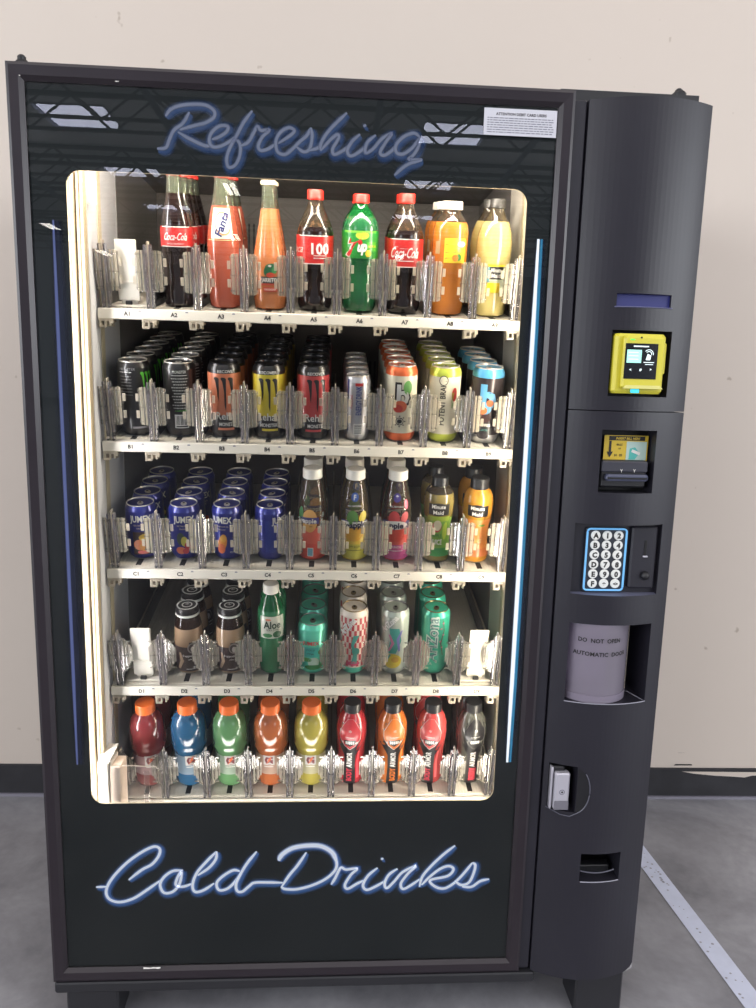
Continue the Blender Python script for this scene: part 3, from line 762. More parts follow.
def can(name, r, h, body, lidm, lab, top=None, bot=None, tabm=None):
    root = empty(name)
    nz = h - .013
    prof = [(r * .76, .0), (r * .80, .0015), (r * .90, .005), (r, .013), (r, nz), (r * .95, h - .008), (r * .85, h - .0025)]
    m0 = bot or body; m1 = top or body
    b = MB(); b.lathe([(prof[0][0], 0, SILV), (prof[1][0], prof[1][1], m0), (prof[2][0], prof[2][1], m0), (r, .013, m0), (r, .019, body), (r, nz - (.006 if top else 0), m1), (r, nz, m1), (prof[5][0], prof[5][1], m1), (prof[6][0], prof[6][1])], body, 30)
    b.build('can_body', root, smooth=True)
    b = MB(); b.lathe([(r * .84, h - .003), (r * .87, h - .001), (r * .865, h), (r * .83, h), (r * .80, h - .0045), (r * .74, h - .0045), (r * .70, h - .0035), (.0001, h - .0035)], lidm, 30)
    lid = b.build('lid', root, smooth=True)
    b = MB(); n = 12; z = h - .0033
    for zz in (z, z + .0010): b.v += [(r * .20 * math.cos(2 * PI * i / n), -r * .12 + r * .34 * math.sin(2 * PI * i / n), zz) for i in range(n)]
    b.face([n + i for i in range(n)], tabm or lidm)
    for i in range(n): j = (i + 1) % n; b.face((i, j, n + j, n + i), tabm or lidm)
    b.v += [(r * .09 * math.cos(2 * PI * i / n), r * .02 + r * .10 * math.sin(2 * PI * i / n), z + .0012) for i in range(n)]
    b.face([2 * n + i for i in range(n)], M_vblack)
    o = b.build('pull_tab', lid)
    w = Wrap(prof[:5]); lab(w); w.build('print', root, smooth=True)
    return root
ORD = ['front', 'second', 'third', 'fourth', 'fifth', 'sixth']
def kids(o): return [c for c in COL.objects if c.parent is o]
def lane(R_, k, root, n, dia, d0, desc, cat, spin=0, place=None, zs=None, dx=0):
    x = colx(k, R_) + dx; S = SH[R_]; ch = [c for c in bpy.data.objects if c.parent == root]
    gch = {c.name: [g for g in bpy.data.objects if g.parent == c] for c in ch}
    where = place or 'shelf'
    for i in range(n):
        if i == 0: o = root
        else:
            o = root.copy(); COL.objects.link(o)
            for c in ch:
                e = c.copy(); COL.objects.link(e); e.parent = o
                for g in gch[c.name]: h = g.copy(); COL.objects.link(h); h.parent = e
        if zs is None: zs = 1.035 if R_ == 'A' else 1
        o.scale = (1, 1, zs)
        d = d0 + dia / 2 + i * (dia + .0034)
        p = tl(S, x + (random.uniform(-.0015, .0015) if i else 0), d, .0003)
        o.location = p; o.rotation_mode = 'ZYX'
        o.rotation_euler = (TILT, 0, math.atan2(CX - x, 1.5) + spin + (random.uniform(-.5, .5) if i else 0))
        tag(o, f'{desc}, {ORD[i]} in its lane', cat, f'lane of {desc}')

# --- profiles
COKE = [(.022, 0), (.030, .004), (.0335, .014), (.033, .026), (.0300, .046), (.0300, .058), (.033, .074), (.0352, .084), (.0352, .138), (.0335, .146), (.029, .158), (.022, .172), (.0155, .184), (.0130, .192), (.0130, .198)]
GLASSC = [(.024, 0), (.0285, .004), (.0290, .020), (.0265, .050), (.0262, .070), (.0295, .098), (.0300, .112), (.0295, .135), (.0260, .155), (.0200, .178), (.0150, .200), (.0128, .222), (.0135, .228)]
def cola_lab(txt, scr):
    def f(w):
        w.band(.086, .136, RED)
        w.grid(-.03, .03, .086, .0875, W_, 2); w.grid(-.03, .03, .1345, .136, W_, 2)
        if scr:
            w.txt('Coca-Cola', .002, .112, .026, W_, shear=.5, bold=.012, wmax=.056); w.grid(-.02, .02, .0965, .098, W_, 2)
            w.streak([(.122, -.016, .004), (.1185, .0, .006), (.121, .018, .0005)], W_)
        else:
            w.txt('100', .014, .113, .026, W_, bold=.03); w.dash(.014, .0965, .004, .026, W_); w.txt('Coca', -.040, .113, .02, W_, shear=.5)
            w.grid(.001, .027, .1005, .1015, W_, 3)
    return f
cap_red = mat('red cap', (226, 46, 36), .4); cap_w = mat('white cap', (236, 230, 220), .4); cap_or = mat('orange cap', (236, 112, 44), .4)
cap_k = mat('black cap', (36, 36, 38), .35); cap_g = mat('grey cap', (60, 58, 56), .35); cap_cr = mat('cream crown cap', (226, 212, 180), .4)
COLA = liq((34, 20, 18)); 
def A2lab(w):
    w.band(.107, .142, RED); w.grid(-.03, .03, .107, .1085, W_, 2); w.grid(-.03, .03, .1405, .142, W_, 2)
    w.txt('Coca-Cola', 0, .125, .018, W_, shear=.5, bold=.01, wmax=.044); w.txt('HECHO EN MEXICO', 0, .1125, .004, W_, wmax=.03)
o = rig('cola_bottle', GLASSC, .198, COLA, C_glass, (.0142, .2265, .2345), cap_red, A2lab, ridges=0)
lane('A', 2, o, 4, .061, .030, 'slim glass cola bottle with small red label', 'bottle', spin=-.1)
FANT = [(.024, 0), (.029, .004), (.031, .02), (.0300, .06), (.031, .105), (.0305, .122), (.0275, .145), (.0230, .168), (.0175, .190), (.0140, .210), (.0128, .224), (.0135, .229)]
FO = liq((196, 88, 62))
def A3lab(w):
    w.grid(-.021, .024, .124, .176, pr((232, 222, 196)), 1); w.blob(.004, .150, .017, .021, pr((214, 150, 90)), 2, rot=.3); w.blob(.004, .150, .0145, .018, W_, 3, rot=.3)
    w.txt('Fanta', .003, .150, .021, pr((34, 44, 110)), rot=1.15, bold=.03, wmax=.045, layer=4); w.grid(-.03, .03, .121, .1225, pr((232, 190, 130)), 1)
o = rig('orange_soda_bottle', FANT, .180, FO, C_glass, (.0145, .2265, .2355), cap_red, A3lab, ridges=0)
lane('A', 3, o, 3, .0625, .030, 'glass orange soda bottle with white label and red cap', 'bottle', spin=-.15)
JAR = [(.025, 0), (.0305, .004), (.0318, .02), (.0318, .088), (.0300, .102), (.0255, .125), (.0205, .150), (.0160, .175), (.0135, .195), (.0130, .215), (.0138, .220)]
JO = liq((208, 120, 66))
def A4lab(w):
    gn = pr((28, 96, 60)); rd = pr((200, 66, 44))
    w.blob(.003, .076, .0125, .0085, gn); w.blob(-.006, .070, .006, .008, gn); w.blob(.008, .0725, .005, .006, pr((60, 140, 80)), 3); w.blob(.001, .064, .008, .0045, rd, 3); w.blob(.0, .080, .003, .002, W_, 3)
    w.grid(-.0175, .0175, .049, .061, K, 2); w.txt('JARRITOS', 0, .055, .0105, W_, bold=.02, wmax=.033); w.grid(-.0175, .0175, .046, .0485, rd, 2); w.grid(-.013, .013, .034, .042, rd, 2); w.txt('MANDARINA', 0, .038, .005, W_, wmax=.022)
o = rig('orange_soda_bottle', JAR, .178, JO, C_glass, (.0148, .2175, .2255), cap_cr, A4lab, ridges=0)
lane('A', 4, o, 2, .0645, .030, 'tapered glass orange soda bottle with green bird emblem', 'bottle')
CK = ('plastic_cola_bottle', COKE, .150, COLA, C_dark, (.0150, .1965, .2135), cap_red)
o = rig(*CK, cola_lab('100', False)); lane('A', 5, o, 2, .071, .028, 'plastic cola bottle with red label reading 100', 'bottle', spin=-.1)
UP7 = [(.022, 0), (.030, .004), (.0335, .014), (.0335, .03), (.0305, .05), (.0305, .075), (.033, .092), (.0345, .10), (.0345, .150), (.0325, .160), (.0265, .172), (.0180, .183), (.0135, .190), (.0130, .195)]
G7 = liq((32, 112, 62))
def A6lab(w):
    g2 = pr((30, 150, 50)); w.band(.099, .147, g2); w.grid(-.034, .034, .1435, .147, pr((120, 200, 60)), 2)
    w.blob(.004, .139, .013, .007, pr((190, 220, 60)), 2); w.blob(.016, .108, .006, .006, YEL, 3); w.grid(.012, .034, .112, .128, pr((70, 180, 40)), 2); w.txt('LEMON', .025, .120, .006, YEL, wmax=.02)
    w.txt('7', -.013, .118, .040, W_, bold=.09, shear=.3, layer=3); w.txt('7', -.013, .118, .038, RED, bold=.05, shear=.3, layer=4); w.txt('up', .004, .121, .026, W_, bold=.05, shear=.3, wmax=.018, layer=4); w.blob(.000, .127, .004, .004, RED, 5)
o = rig('lemon_lime_soda_bottle', UP7, .172, G7, C_green, (.0150, .1935, .2095), cap_red, A6lab); lane('A', 6, o, 2, .070, .028, 'green plastic lemon lime soda bottle with red cap', 'bottle')
o = rig(*CK, cola_lab('', True)); lane('A', 7, o, 2, .071, .028, 'plastic cola bottle with white script on red label', 'bottle', spin=-.05)
OJ = [(.024, 0), (.031, .004), (.0335, .014), (.0325, .03), (.0305, .05), (.0315, .078), (.0345, .094), (.0345, .150), (.0325, .162), (.0270, .174), (.0200, .182), (.0175, .187), (.0175, .190)]
def A8lab(w):
    w.grid(-.010, .034, .097, .140, pr((240, 206, 40)), 1)
    for z in (.106, .116, .130): w.streak([(z - .002, -.008, .0001), (z, .004, .010), (z + .0015, .014, .0001)], pr((224, 90, 34)))
    w.blob(.024, .130, .009, .005, W_, 3); w.blob(.019, .107, .006, .006, pr((60, 150, 60))); w.blob(.012, .106, .006, .006, pr((236, 130, 30)), 3)
    w.grid(-.030, -.019, .112, .134, pr((188, 160, 110)), 1)
o = rig('orange_drink_bottle', OJ, .168, liq((226, 128, 36)), C_pet, (.0200, .189, .2035), cap_w, A8lab); lane('A', 8, o, 3, .071, .028, 'bright orange citrus drink bottle with wide white cap', 'bottle')
LEM = [(.024, 0), (.031, .004), (.0335, .014), (.0325, .03), (.0310, .05), (.0315, .085), (.0330, .096), (.0345, .110), (.0350, .130), (.0325, .150), (.0270, .166), (.0190, .180), (.0140, .190), (.0135, .196)]
def A9lab(w):
    w.band(.046, .097, pr((196, 208, 180))); w.grid(-.020, -.006, .060, .094, pr((110, 170, 190)), 2); w.grid(-.006, .024, .070, .094, K, 2)
    w.txt('Minute', .008, .087, .0105, W_, bold=.02, layer=3, wmax=.022); w.txt('Maid', .008, .077, .0105, W_, bold=.02, layer=3); w.grid(-.016, .018, .046, .064, pr((244, 204, 20)), 3); w.grid(-.033, .033, .093, .097, pr((240, 214, 30)), 3)
    w.txt('LEMONADE', 0, .066, .005, K, wmax=.02, layer=4)
o = rig('lemonade_bottle', LEM, .172, liq((204, 184, 108)), C_pet, (.0150, .1945, .211), cap_g, A9lab); lane('A', 9, o, 2, .071, .028, 'pale yellow lemonade bottle with dark cap', 'bottle', spin=.05)

# --- B: energy drink cans
def claw(w, u, z0, z1, s, m, layer=2):
    for du, a, b_ in ((-.010, .12, .3), (0, 0, 0), (.010, .1, .25)):
        h = z1 - z0; w.streak([(z0 + h * b_, u + du * s + .0008, .0003), (z0 + h * (b_ + .15), u + du * s, .0011 * s), (z0 + h * .55, u + du * s + .0004, .0013 * s), (z1 - h * .12, u + du * s - .001, .0026 * s), (z1 - h * .04, u + du * s - .0025, .0040 * s), (z1, u + du * s - .003, .0020 * s)], m, layer)
GRN = pr((90, 210, 50)); BLKCAN = mat('black can', (22, 20, 22), .3, .2, coat=.5)
def B1(w):
    claw(w, .027, .06, .128, .9, GRN); w.txt('MONSTER', -.012, .134, .007, pr((150, 150, 150)), wmax=.03)
    w.dash(-.016, .128, .003, .024, W_)
    for i in range(7): w.dash(-.016, .120 - i * .006, .0030, .022, pr((130, 130, 130)))
    w.grid(-.010, .020, .017, .021, pr((150, 146, 150)), 2)
o = can('energy_drink_can', .0317, .148, BLKCAN, M_silver, B1); lane('B', 1, o, 6, .0645, .026, 'black energy drink can with green claw mark at its side', 'can')
def B2(w):
    w.txt('MONSTER', 0, .131, .008, W_, wmax=.026); w.grid(-.014, .014, .1235, .1245, W_, 2)
    for i in range(11): w.dash(0, .118 - i * .0058, .0040, .032 - .004 * (i % 3), pr((180, 180, 176)))
    w.txt('L-CARNITINE', 0, .055, .004, GRN, wmax=.022); w.grid(-.013, .013, .020, .047, W_, 2)
    for i in range(10): w.grid(-.011 + i * .0023, -.011 + i * .0023 + (.0013 if i % 3 else .0008), .026, .045, K, 3)
    w.grid(-.011, .011, .0215, .0245, K, 3)
o = can('energy_drink_can', .0317, .148, BLKCAN, M_silver, B2); lane('B', 2, o, 6, .0645, .026, 'black energy drink can turned to its printed back and barcode', 'can')
for k, rgb, nm, u in ((3, (222, 124, 84), 'orange', 0), (4, (218, 194, 44), 'yellow', 0), (5, (196, 62, 64), 'red', 0)):
    def BR(w, rgb=rgb, k=k):
        c_ = pr(rgb); w.band(.048, .130, c_); claw(w, (.0, .0, .008)[k - 3], .058, .123, 1.35, K, 2)
        uu = (.004, -.002, .006)[k - 3]
        w.txt('Rehab', uu, .047, .021, W_, bold=.01, wmax=.044, layer=4); w.txt('MONSTER', uu, .030, .010, W_, bold=.02, wmax=.034, layer=4); w.grid(-.016, .016, .018, .0225, c_, 2)
        w.txt('RECOVER', uu, .1345, .008, W_, bold=.02, wmax=.034)
    o = can('energy_tea_can', .0320, .149, BLKCAN, mat('black lid', (46, 44, 46), .25, .8), BR); lane('B', k, o, 6, .0645, .026, f'{nm} and black energy tea can with black claw mark', 'can')
def B6(w):
    w.txt('ENERGY DRINK', .003, .083, .015, pr((40, 60, 140)), rot=PI / 2, wmax=.058, bold=.02); w.txt('TAURINE', -.011, .08, .007, pr((190, 40, 50)), rot=PI / 2, wmax=.05)
    w.grid(-.004, .011, .112, .118, RED, 2); w.grid(-.006, .012, .014, .036, W_, 2)
    for i in range(8): w.grid(-.004, .010, .016 + i * .0024, .0172 + i * .0024 - .0004 * (i % 2), K, 3)
    w.grid(-.021, -.017, .02, .125, pr((40, 56, 130)), 2)
o = can('slim_energy_drink_can', .0260, .131, pr((190, 190, 196), .7, .35), M_silver, B6); lane('B', 6, o, 5, .054, .028, 'slim silver energy drink can with blue vertical lettering', 'can')
def bang(body, main, accent, sec, back=False):
    def f(w):
        if not back:
            w.txt('b', .005, .098, .062, K if body != 'k' else accent, bold=.06, layer=2); w.txt('b', .005, .0985, .054, W_ if body != 'k' else pr((96, 170, 220)), bold=.03, layer=3)
            w.blob(.0, .074, .013, .012, accent, 4); w.blob(-.004, .07, .009, .008, sec, 5); w.blob(.014, .112, .009, .014, pr((110, 180, 90)), 2) if body != 'k' else w.blob(.009, .085, .007, .007, pr((230, 120, 60)), 5)
            if body == 'k':
                w.blob(0, .055, .015, .010, pr((70, 40, 40)), 2); w.grid(-.018, .018, .022, .046, K, 2); w.txt('COFFEE', 0, .040, .008, W_, bold=.02, wmax=.03); w.txt('BLACK', 0, .030, .006, pr((90, 180, 170)), wmax=.02); w.blob(0, .018, .012, .007, pr((50, 40, 44)), 2)
            else:
                for r, m in ((.008, K), (.0065, main), (.004, K)): w.blob(0, .044, r, r, m, 3 + int(.009 / r))
                for a in range(8): w.blob(.0105 * math.cos(a * PI / 4), .044 + .0105 * math.sin(a * PI / 4), .0014, .0014, K, 3)
        else:
            w.txt('POTENT BRAIN', -.002, .083, .015, K, rot=PI / 2, wmax=.09, bold=.02); w.blob(-.002, .128, .009, .010, K, 2); w.blob(-.002, .128, .0075, .0085, main, 3); w.txt('NATURAL', .018, .09, .007, accent, rot=PI / 2, wmax=.05)
            w.txt('CAFFEINE 300', -.014, .075, .006, K, rot=PI / 2, wmax=.06); w.blob(.022, .10, .006, .014, RED, 2)
    return f
WB = pr((232, 224, 200))
O7 = mat('orange can end', (226, 110, 66), .3, .4); L8 = mat('lime can end', (196, 208, 84), .3, .4); B9_ = mat('blue can end', (92, 168, 216), .3, .4)
o = can('energy_drink_can', .0322, .1535, WB, M_silver, bang('w', WB, pr((226, 110, 70)), pr((200, 60, 50))), top=O7, bot=O7); lane('B', 7, o, 5, .0664, .026, 'white energy drink can with orange rim and big letter b', 'can')
o = can('energy_drink_can', .0322, .1535, WB, M_silver, bang('w', WB, GRN, RED, True), top=L8, bot=L8); lane('B', 8, o, 5, .0664, .026, 'cream energy drink can with lime green rim', 'can')
o = can('energy_drink_can', .0322, .1535, pr((70, 60, 62), .5, .3), M_silver, bang('k', K, pr((96, 170, 220)), pr((230, 120, 60))), top=B9_, bot=SILV); lane('B', 9, o, 4, .0664, .026, 'dark energy drink can with light blue rim and blue letter b', 'can', spin=-.05)

# --- C: nectar cans and juice bottles
JB = mat('blue can', (34, 42, 128), .28, .35, coat=.5)
def jumex(kind):
    def f(w):
        u = {'citrus': -.002, 'grape': -.002, 'mango': -.013, 'side': .024}[kind]
        w.txt('JUMEX', u, .0905, .019, W_, bold=.03, wmax=.042); pass
        if kind == 'side':
            w.grid(-.010, .010, .02, .09, pr((28, 50, 150)), 2); w.txt('CONTENIDO', -.022, .09, .006, pr((150, 160, 200)), wmax=.016); w.blob(.025, .045, .008, .02, pr((220, 110, 60)), 2); return
        w.txt('NECTAR DE FRUTA', u, .0765, .0048, pr((210, 200, 190)), wmax=.028); w.txt({'citrus': 'ORANGE', 'grape': 'STRAWBERRY', 'mango': 'MANGO'}[kind], u, .0700, .0045, pr((210, 200, 190)), wmax=.02)
        if kind == 'citrus':
            w.grid(-.020, .019, .012, .062, pr((58, 34, 44)), 2); w.blob(-.006, .034, .013, .012, pr((236, 120, 50)), 3); w.blob(.004, .050, .012, .008, pr((226, 186, 70)), 4); w.blob(.002, .030, .010, .009, pr((232, 150, 60)), 5); w.blob(.014, .032, .004, .009, pr((60, 130, 60)), 5); w.blob(0, .018, .012, .004, pr((226, 100, 90)), 4)
        if kind == 'grape':
            w.blob(-.010, .048, .008, .014, pr((44, 70, 56)), 3); w.blob(-.003, .043, .0065, .011, pr((206, 196, 70)), 4); w.blob(-.010, .023, .010, .008, pr((232, 110, 70)), 4); w.blob(.005, .034, .008, .009, pr((190, 30, 44)), 5); w.blob(.010, .027, .006, .006, pr((220, 90, 90)), 6); w.blob(-.001, .022, .006, .006, pr((200, 50, 60)), 6)
        if kind == 'mango':
            w.blob(-.012, .040, .009, .020, pr((240, 150, 46)), 3, rot=-.2); w.blob(-.014, .028, .008, .011, pr((232, 110, 60)), 4); w.blob(-.010, .050, .006, .008, pr((244, 180, 70)), 4); w.txt('MANGO', .010, .020, .005, W_, wmax=.014)
    return f
for k, kd, ds in ((1, 'citrus', 'blue nectar can with orange fruit picture'), (2, 'grape', 'blue nectar can with pear and red berries'), (3, 'mango', 'blue nectar can with tall mango picture'), (4, 'side', 'blue nectar can turned to its plain blue side')):
    o = can('nectar_can', .0312, .117, JB, M_silver, jumex(kd)); lane('C', k, o, 4, .0624, .034, ds, 'can')
SNAP = [(.022, 0), (.027, .003), (.0305, .012), (.0305, .030), (.0295, .040), (.0305, .066), (.0312, .095), (.0290, .118), (.0245, .140), (.0195, .158), (.0172, .166), (.0172, .170)]
for k, nm, c1, c2, fruit in ((5, 'peach red', (222, 80, 62), (226, 96, 76), 'peach'), (6, 'yellow', (198, 190, 62), (226, 190, 60), 'kiwi'), (7, 'magenta', (190, 64, 134), (226, 80, 66), 'berry')):
    def SL(w, k=k, c1=c1, c2=c2):
        w.band(.006, .038, pr(c1)); w.band(.038, .072, pr(c2))
        wd = 1 if k == 6 else (-1 if k == 5 else 0)
        uo = {5: -.012, 6: .0, 7: -.010}[k]
        if k == 5:
            w.blob(-.006, .086, .016, .024, pr((230, 170, 90)), 2); w.blob(-.025, .10, .006, .014, pr((70, 130, 70)), 2); w.grid(-.010, .002, .012, .030, W_, 3); w.grid(-.009, .001, .013, .029, pr((110, 160, 180)), 4)
            w.txt('Snapple', uo, .085, .012, W_, bold=.03, wmax=.042, layer=5) if False else None
            w.streak([(.0805, -.006, .019), (.0935, -.006, .019)], pr((64, 60, 130)), 3); w.txt('Snapple', uo, .087, .013, W_, bold=.03, wmax=.040, layer=5); w.txt('tea', -.003, .076, .005, K, layer=5); w.txt('PEACH TEA', .020, .088, .006, W_, rot=1.35)
        else:
            w.blob(-.004, .093, .012, .016, pr((96, 150, 70)) if k == 6 else pr((206, 60, 60)), 2); w.blob(.018, .096, .008, .012, pr((232, 206, 60)) if k == 6 else pr((226, 90, 90)), 2, rot=-.4)
            w.blob(.0, .060, .020, .016, pr((232, 170, 50)) if k == 6 else pr((226, 70, 50)), 2)
            w.streak([(.072, 0, .030), (.088, 0, .030)], pr((64, 50, 110)), 3); w.streak([(.0745, 0, .030), (.0855, 0, .030)], W_, 4) if k == 6 else w.blob(0, .080, .024, .009, W_, 4)
            w.txt('Snapple', uo, .080, .0165, pr((44, 36, 70)), bold=.04, wmax=.050, rot=.12 if k == 6 else 0, layer=6)
            w.txt('KIWI & LIME' if k == 6 else 'PUNCH', .002, .034, .006, pr((70, 80, 30)) if k == 6 else W_, wmax=.028, layer=5); w.dash(.001, .026, .003, .03, pr((70, 80, 30)) if k == 6 else W_, 5)
            w.blob(0, .135, .009, .009, pr((50, 90, 170)) if k == 6 else pr((70, 50, 130)), 2); w.txt('F' if k == 6 else '*', 0, .135, .014, W_, bold=.03, layer=4); w.txt('ALL NATURAL', .0, .118, .005, W_, wmax=.030, layer=3)
            if k == 7: w.blob(.022, .122, .005, .010, pr((236, 80, 110)), 3)
    o = rig('juice_bottle', SNAP, .070, liq(c2), C_pet, (.0198, .166, .185), cap_w, SL, ridges=1); lane('C', k, o, 3 if k < 7 else 2, .063, .034, f'{nm} fruit drink bottle with clear shoulder and white cap', 'bottle', zs=1.06)
MMJ = [(.024, 0), (.0285, .003), (.0300, .012), (.0295, .020), (.0265, .030), (.0258, .050), (.0262, .080), (.0290, .094), (.0310, .110), (.0315, .130), (.0290, .146), (.0235, .156), (.0175, .160), (.0160, .164)]
def mm(c, g, fr):
    def f(w):
        w.band(.015, .098, pr(c)); w.band(.015, .032, pr(g), 2); w.blob(-.001, .118, .022, .014, K, 2); w.grid(-.022, .022, .106, .130, K, 2)
        w.txt('Minute', -.001, .1245, .0115, W_, bold=.02, wmax=.028); w.txt('Maid', -.001, .1120, .0115, W_, bold=.02, wmax=.022)
        if fr == 'apple':
            w.grid(-.026, .026, .092, .103, pr((160, 190, 50)), 2); w.blob(-.002, .080, .011, .013, pr((190, 50, 40)), 4); w.blob(-.001, .083, .009, .012, pr((236, 226, 196)), 5); w.blob(.018, .07, .006, .02, pr((180, 210, 60)), 3)
            w.txt('APPLE', -.001, .060, .010, pr((60, 130, 60)), bold=.02, layer=4, wmax=.022); w.txt('JUICE', -.001, .046, .016, W_, bold=.02, layer=4, wmax=.026)
        else:
            w.blob(-.004, .074, .015, .015, pr((240, 140, 30)), 4); w.blob(.010, .086, .009, .003, pr((120, 160, 40)), 5); w.txt('ORANGE', 0, .050, .012, pr((240, 190, 110)), bold=.02, layer=4, wmax=.03); w.txt('JUICE', 0, .038, .009, pr((240, 190, 110)), layer=4, wmax=.02)
    return f
o = rig('juice_bottle', MMJ, .148, liq((150, 130, 66)), C_pet, (.0165, .160, .179), cap_k, mm((120, 176, 60), (56, 150, 70), 'apple')); lane('C', 8, o, 2, .063, .034, 'green labelled apple juice bottle with black cap', 'bottle', spin=.05, zs=1.02)
o = rig('juice_bottle', MMJ, .162, liq((232, 156, 40)), liq((232, 156, 40)), (.0190, .160, .182), cap_k, mm((236, 142, 60), (228, 120, 56), 'orange')); lane('C', 9, o, 2, .063, .034, 'orange juice bottle with black cap', 'bottle', spin=.05, dx=-.005)

# --- D
FR = [(.025, 0), (.0290, .003), (.0308, .012), (.0308, .060), (.0296, .085), (.0262, .104), (.0226, .117), (.0215, .123)]
FRL = liq((196, 158, 122))
C_fr = clear('coffee glass', tint=(150, 125, 112), alpha=.25, body=(96, 72, 64), rough=.06)
def frl(w):
    dk = pr((62, 44, 44)); w.band(.006, .060, dk); w.grid(.004, .028, .060, .070, dk, 1); w.blob(.010, .058, .010, .011, pr((150, 140, 134)), 3); w.blob(.010, .058, .0075, .0085, pr((76, 64, 62)), 4); w.blob(.010, .056, .0035, .006, pr((190, 182, 176)), 5)
    w.streak([(.012, -.020, .003), (.030, -.012, .004), (.048, -.016, .002)], pr((170, 140, 112)), 3)
    w.txt('frappuccino', .006, .042, .007, W_, wmax=.032, layer=4); w.txt('coffee drink', .010, .034, .004, W_, wmax=.02, layer=4); w.grid(-.004, .020, .012, .013, W_, 3)
for k, nm in ((2, 'beside an empty lane'), (3, 'beside the green aloe bottle')):
    root = rig('coffee_bottle', FR, .096, FRL, C_fr, (.0238, .123, .136), mat('black metal lid', (40, 38, 40), .3, .3), frl, ridges=0, capring=W_)
    b = MB()
    for (ra, rb) in ((.0182, .0212), (.0085, .0110)):
        B = len(b.v)
        for i in range(28): t = 2 * PI * i / 28; b.v += [(ra * math.cos(t), ra * math.sin(t), .1368), (rb * math.cos(t), rb * math.sin(t), .1368)]
        for i in range(28): j = (i + 1) % 28; b.face((B + 2 * i, B + 2 * i + 1, B + 2 * j + 1, B + 2 * j), W_)
    b.text('*', .02, lambda u, v: (u, v, .1369), W_)
    cp = [c for c in bpy.data.objects if c.parent == root and c.name.startswith('cap')][0]
    b.build('lid_print', cp)
    lane('D', k, root, 3, .0618, .036, f'milky coffee bottle with black lid {nm}', 'bottle', spin=-.15, zs=1.10)
ALO = [(.022, 0), (.027, .003), (.0285, .010), (.0285, .050), (.0275, .085), (.0285, .092), (.0285, .138), (.0270, .148), (.0210, .165), (.0150, .180), (.0135, .186)]
def al(w):
    w.grid(-.026, .027, .090, .140, pr((212, 214, 196)), 1); w.txt('Aloe', .000, .121, .024, pr((30, 60, 44)), bold=.03, wmax=.036, layer=3); w.txt('VERA DRINK', .002, .109, .0065, pr((30, 60, 44)), wmax=.028, layer=3)
    w.blob(.010, .098, .009, .008, pr((40, 100, 60)), 3); w.blob(-.010, .096, .010, .005, pr((60, 140, 80)), 3); w.blob(-.008, .133, .006, .0025, pr((220, 120, 80)), 3); w.grid(-.026, .027, .089, .0905, W_, 3)
AL = liq((48, 136, 86))
o = rig('aloe_drink_bottle', ALO, .150, AL, clear('green aloe PET', tint=(90, 180, 120), alpha=.5, body=(40, 150, 90), rough=.08), (.0162, .184, .204), cap_w, al, sq=-.06); lane('D', 4, o, 2, .061, .034, 'green aloe drink bottle with white label and white cap', 'bottle', spin=.05)
TEAL = mat('teal can', (96, 206, 178), .3, .25, coat=.4)
def d5(w):
    w.grid(-.020, .012, .045, .068, pr((60, 190, 176)), 2); w.txt('JUMEX', -.004, .078, .012, pr((200, 70, 70)), bold=.03, wmax=.036); w.txt('COCO', -.004, .062, .006, K, layer=3); w.txt('PINA', -.004, .053, .006, K, layer=3)
    w.blob(-.012, .038, .010, .005, pr((80, 160, 80)), 3); w.blob(.002, .032, .012, .012, pr((190, 220, 200)), 3); w.blob(.001, .020, .018, .006, pr((50, 140, 70)), 4); w.blob(.016, .056, .005, .006, pr((90, 140, 60)), 3); w.blob(.018, .030, .005, .012, pr((40, 130, 66)), 4)
o = can('nectar_can', .0312, .120, TEAL, mat('dull lid', (150, 146, 146), .3, .9), d5); lane('D', 5, o, 4, .0624, .034, 'short teal nectar can with coconut picture', 'can')
GOLD = mat('gold lid', (150, 128, 92), .3, .9)
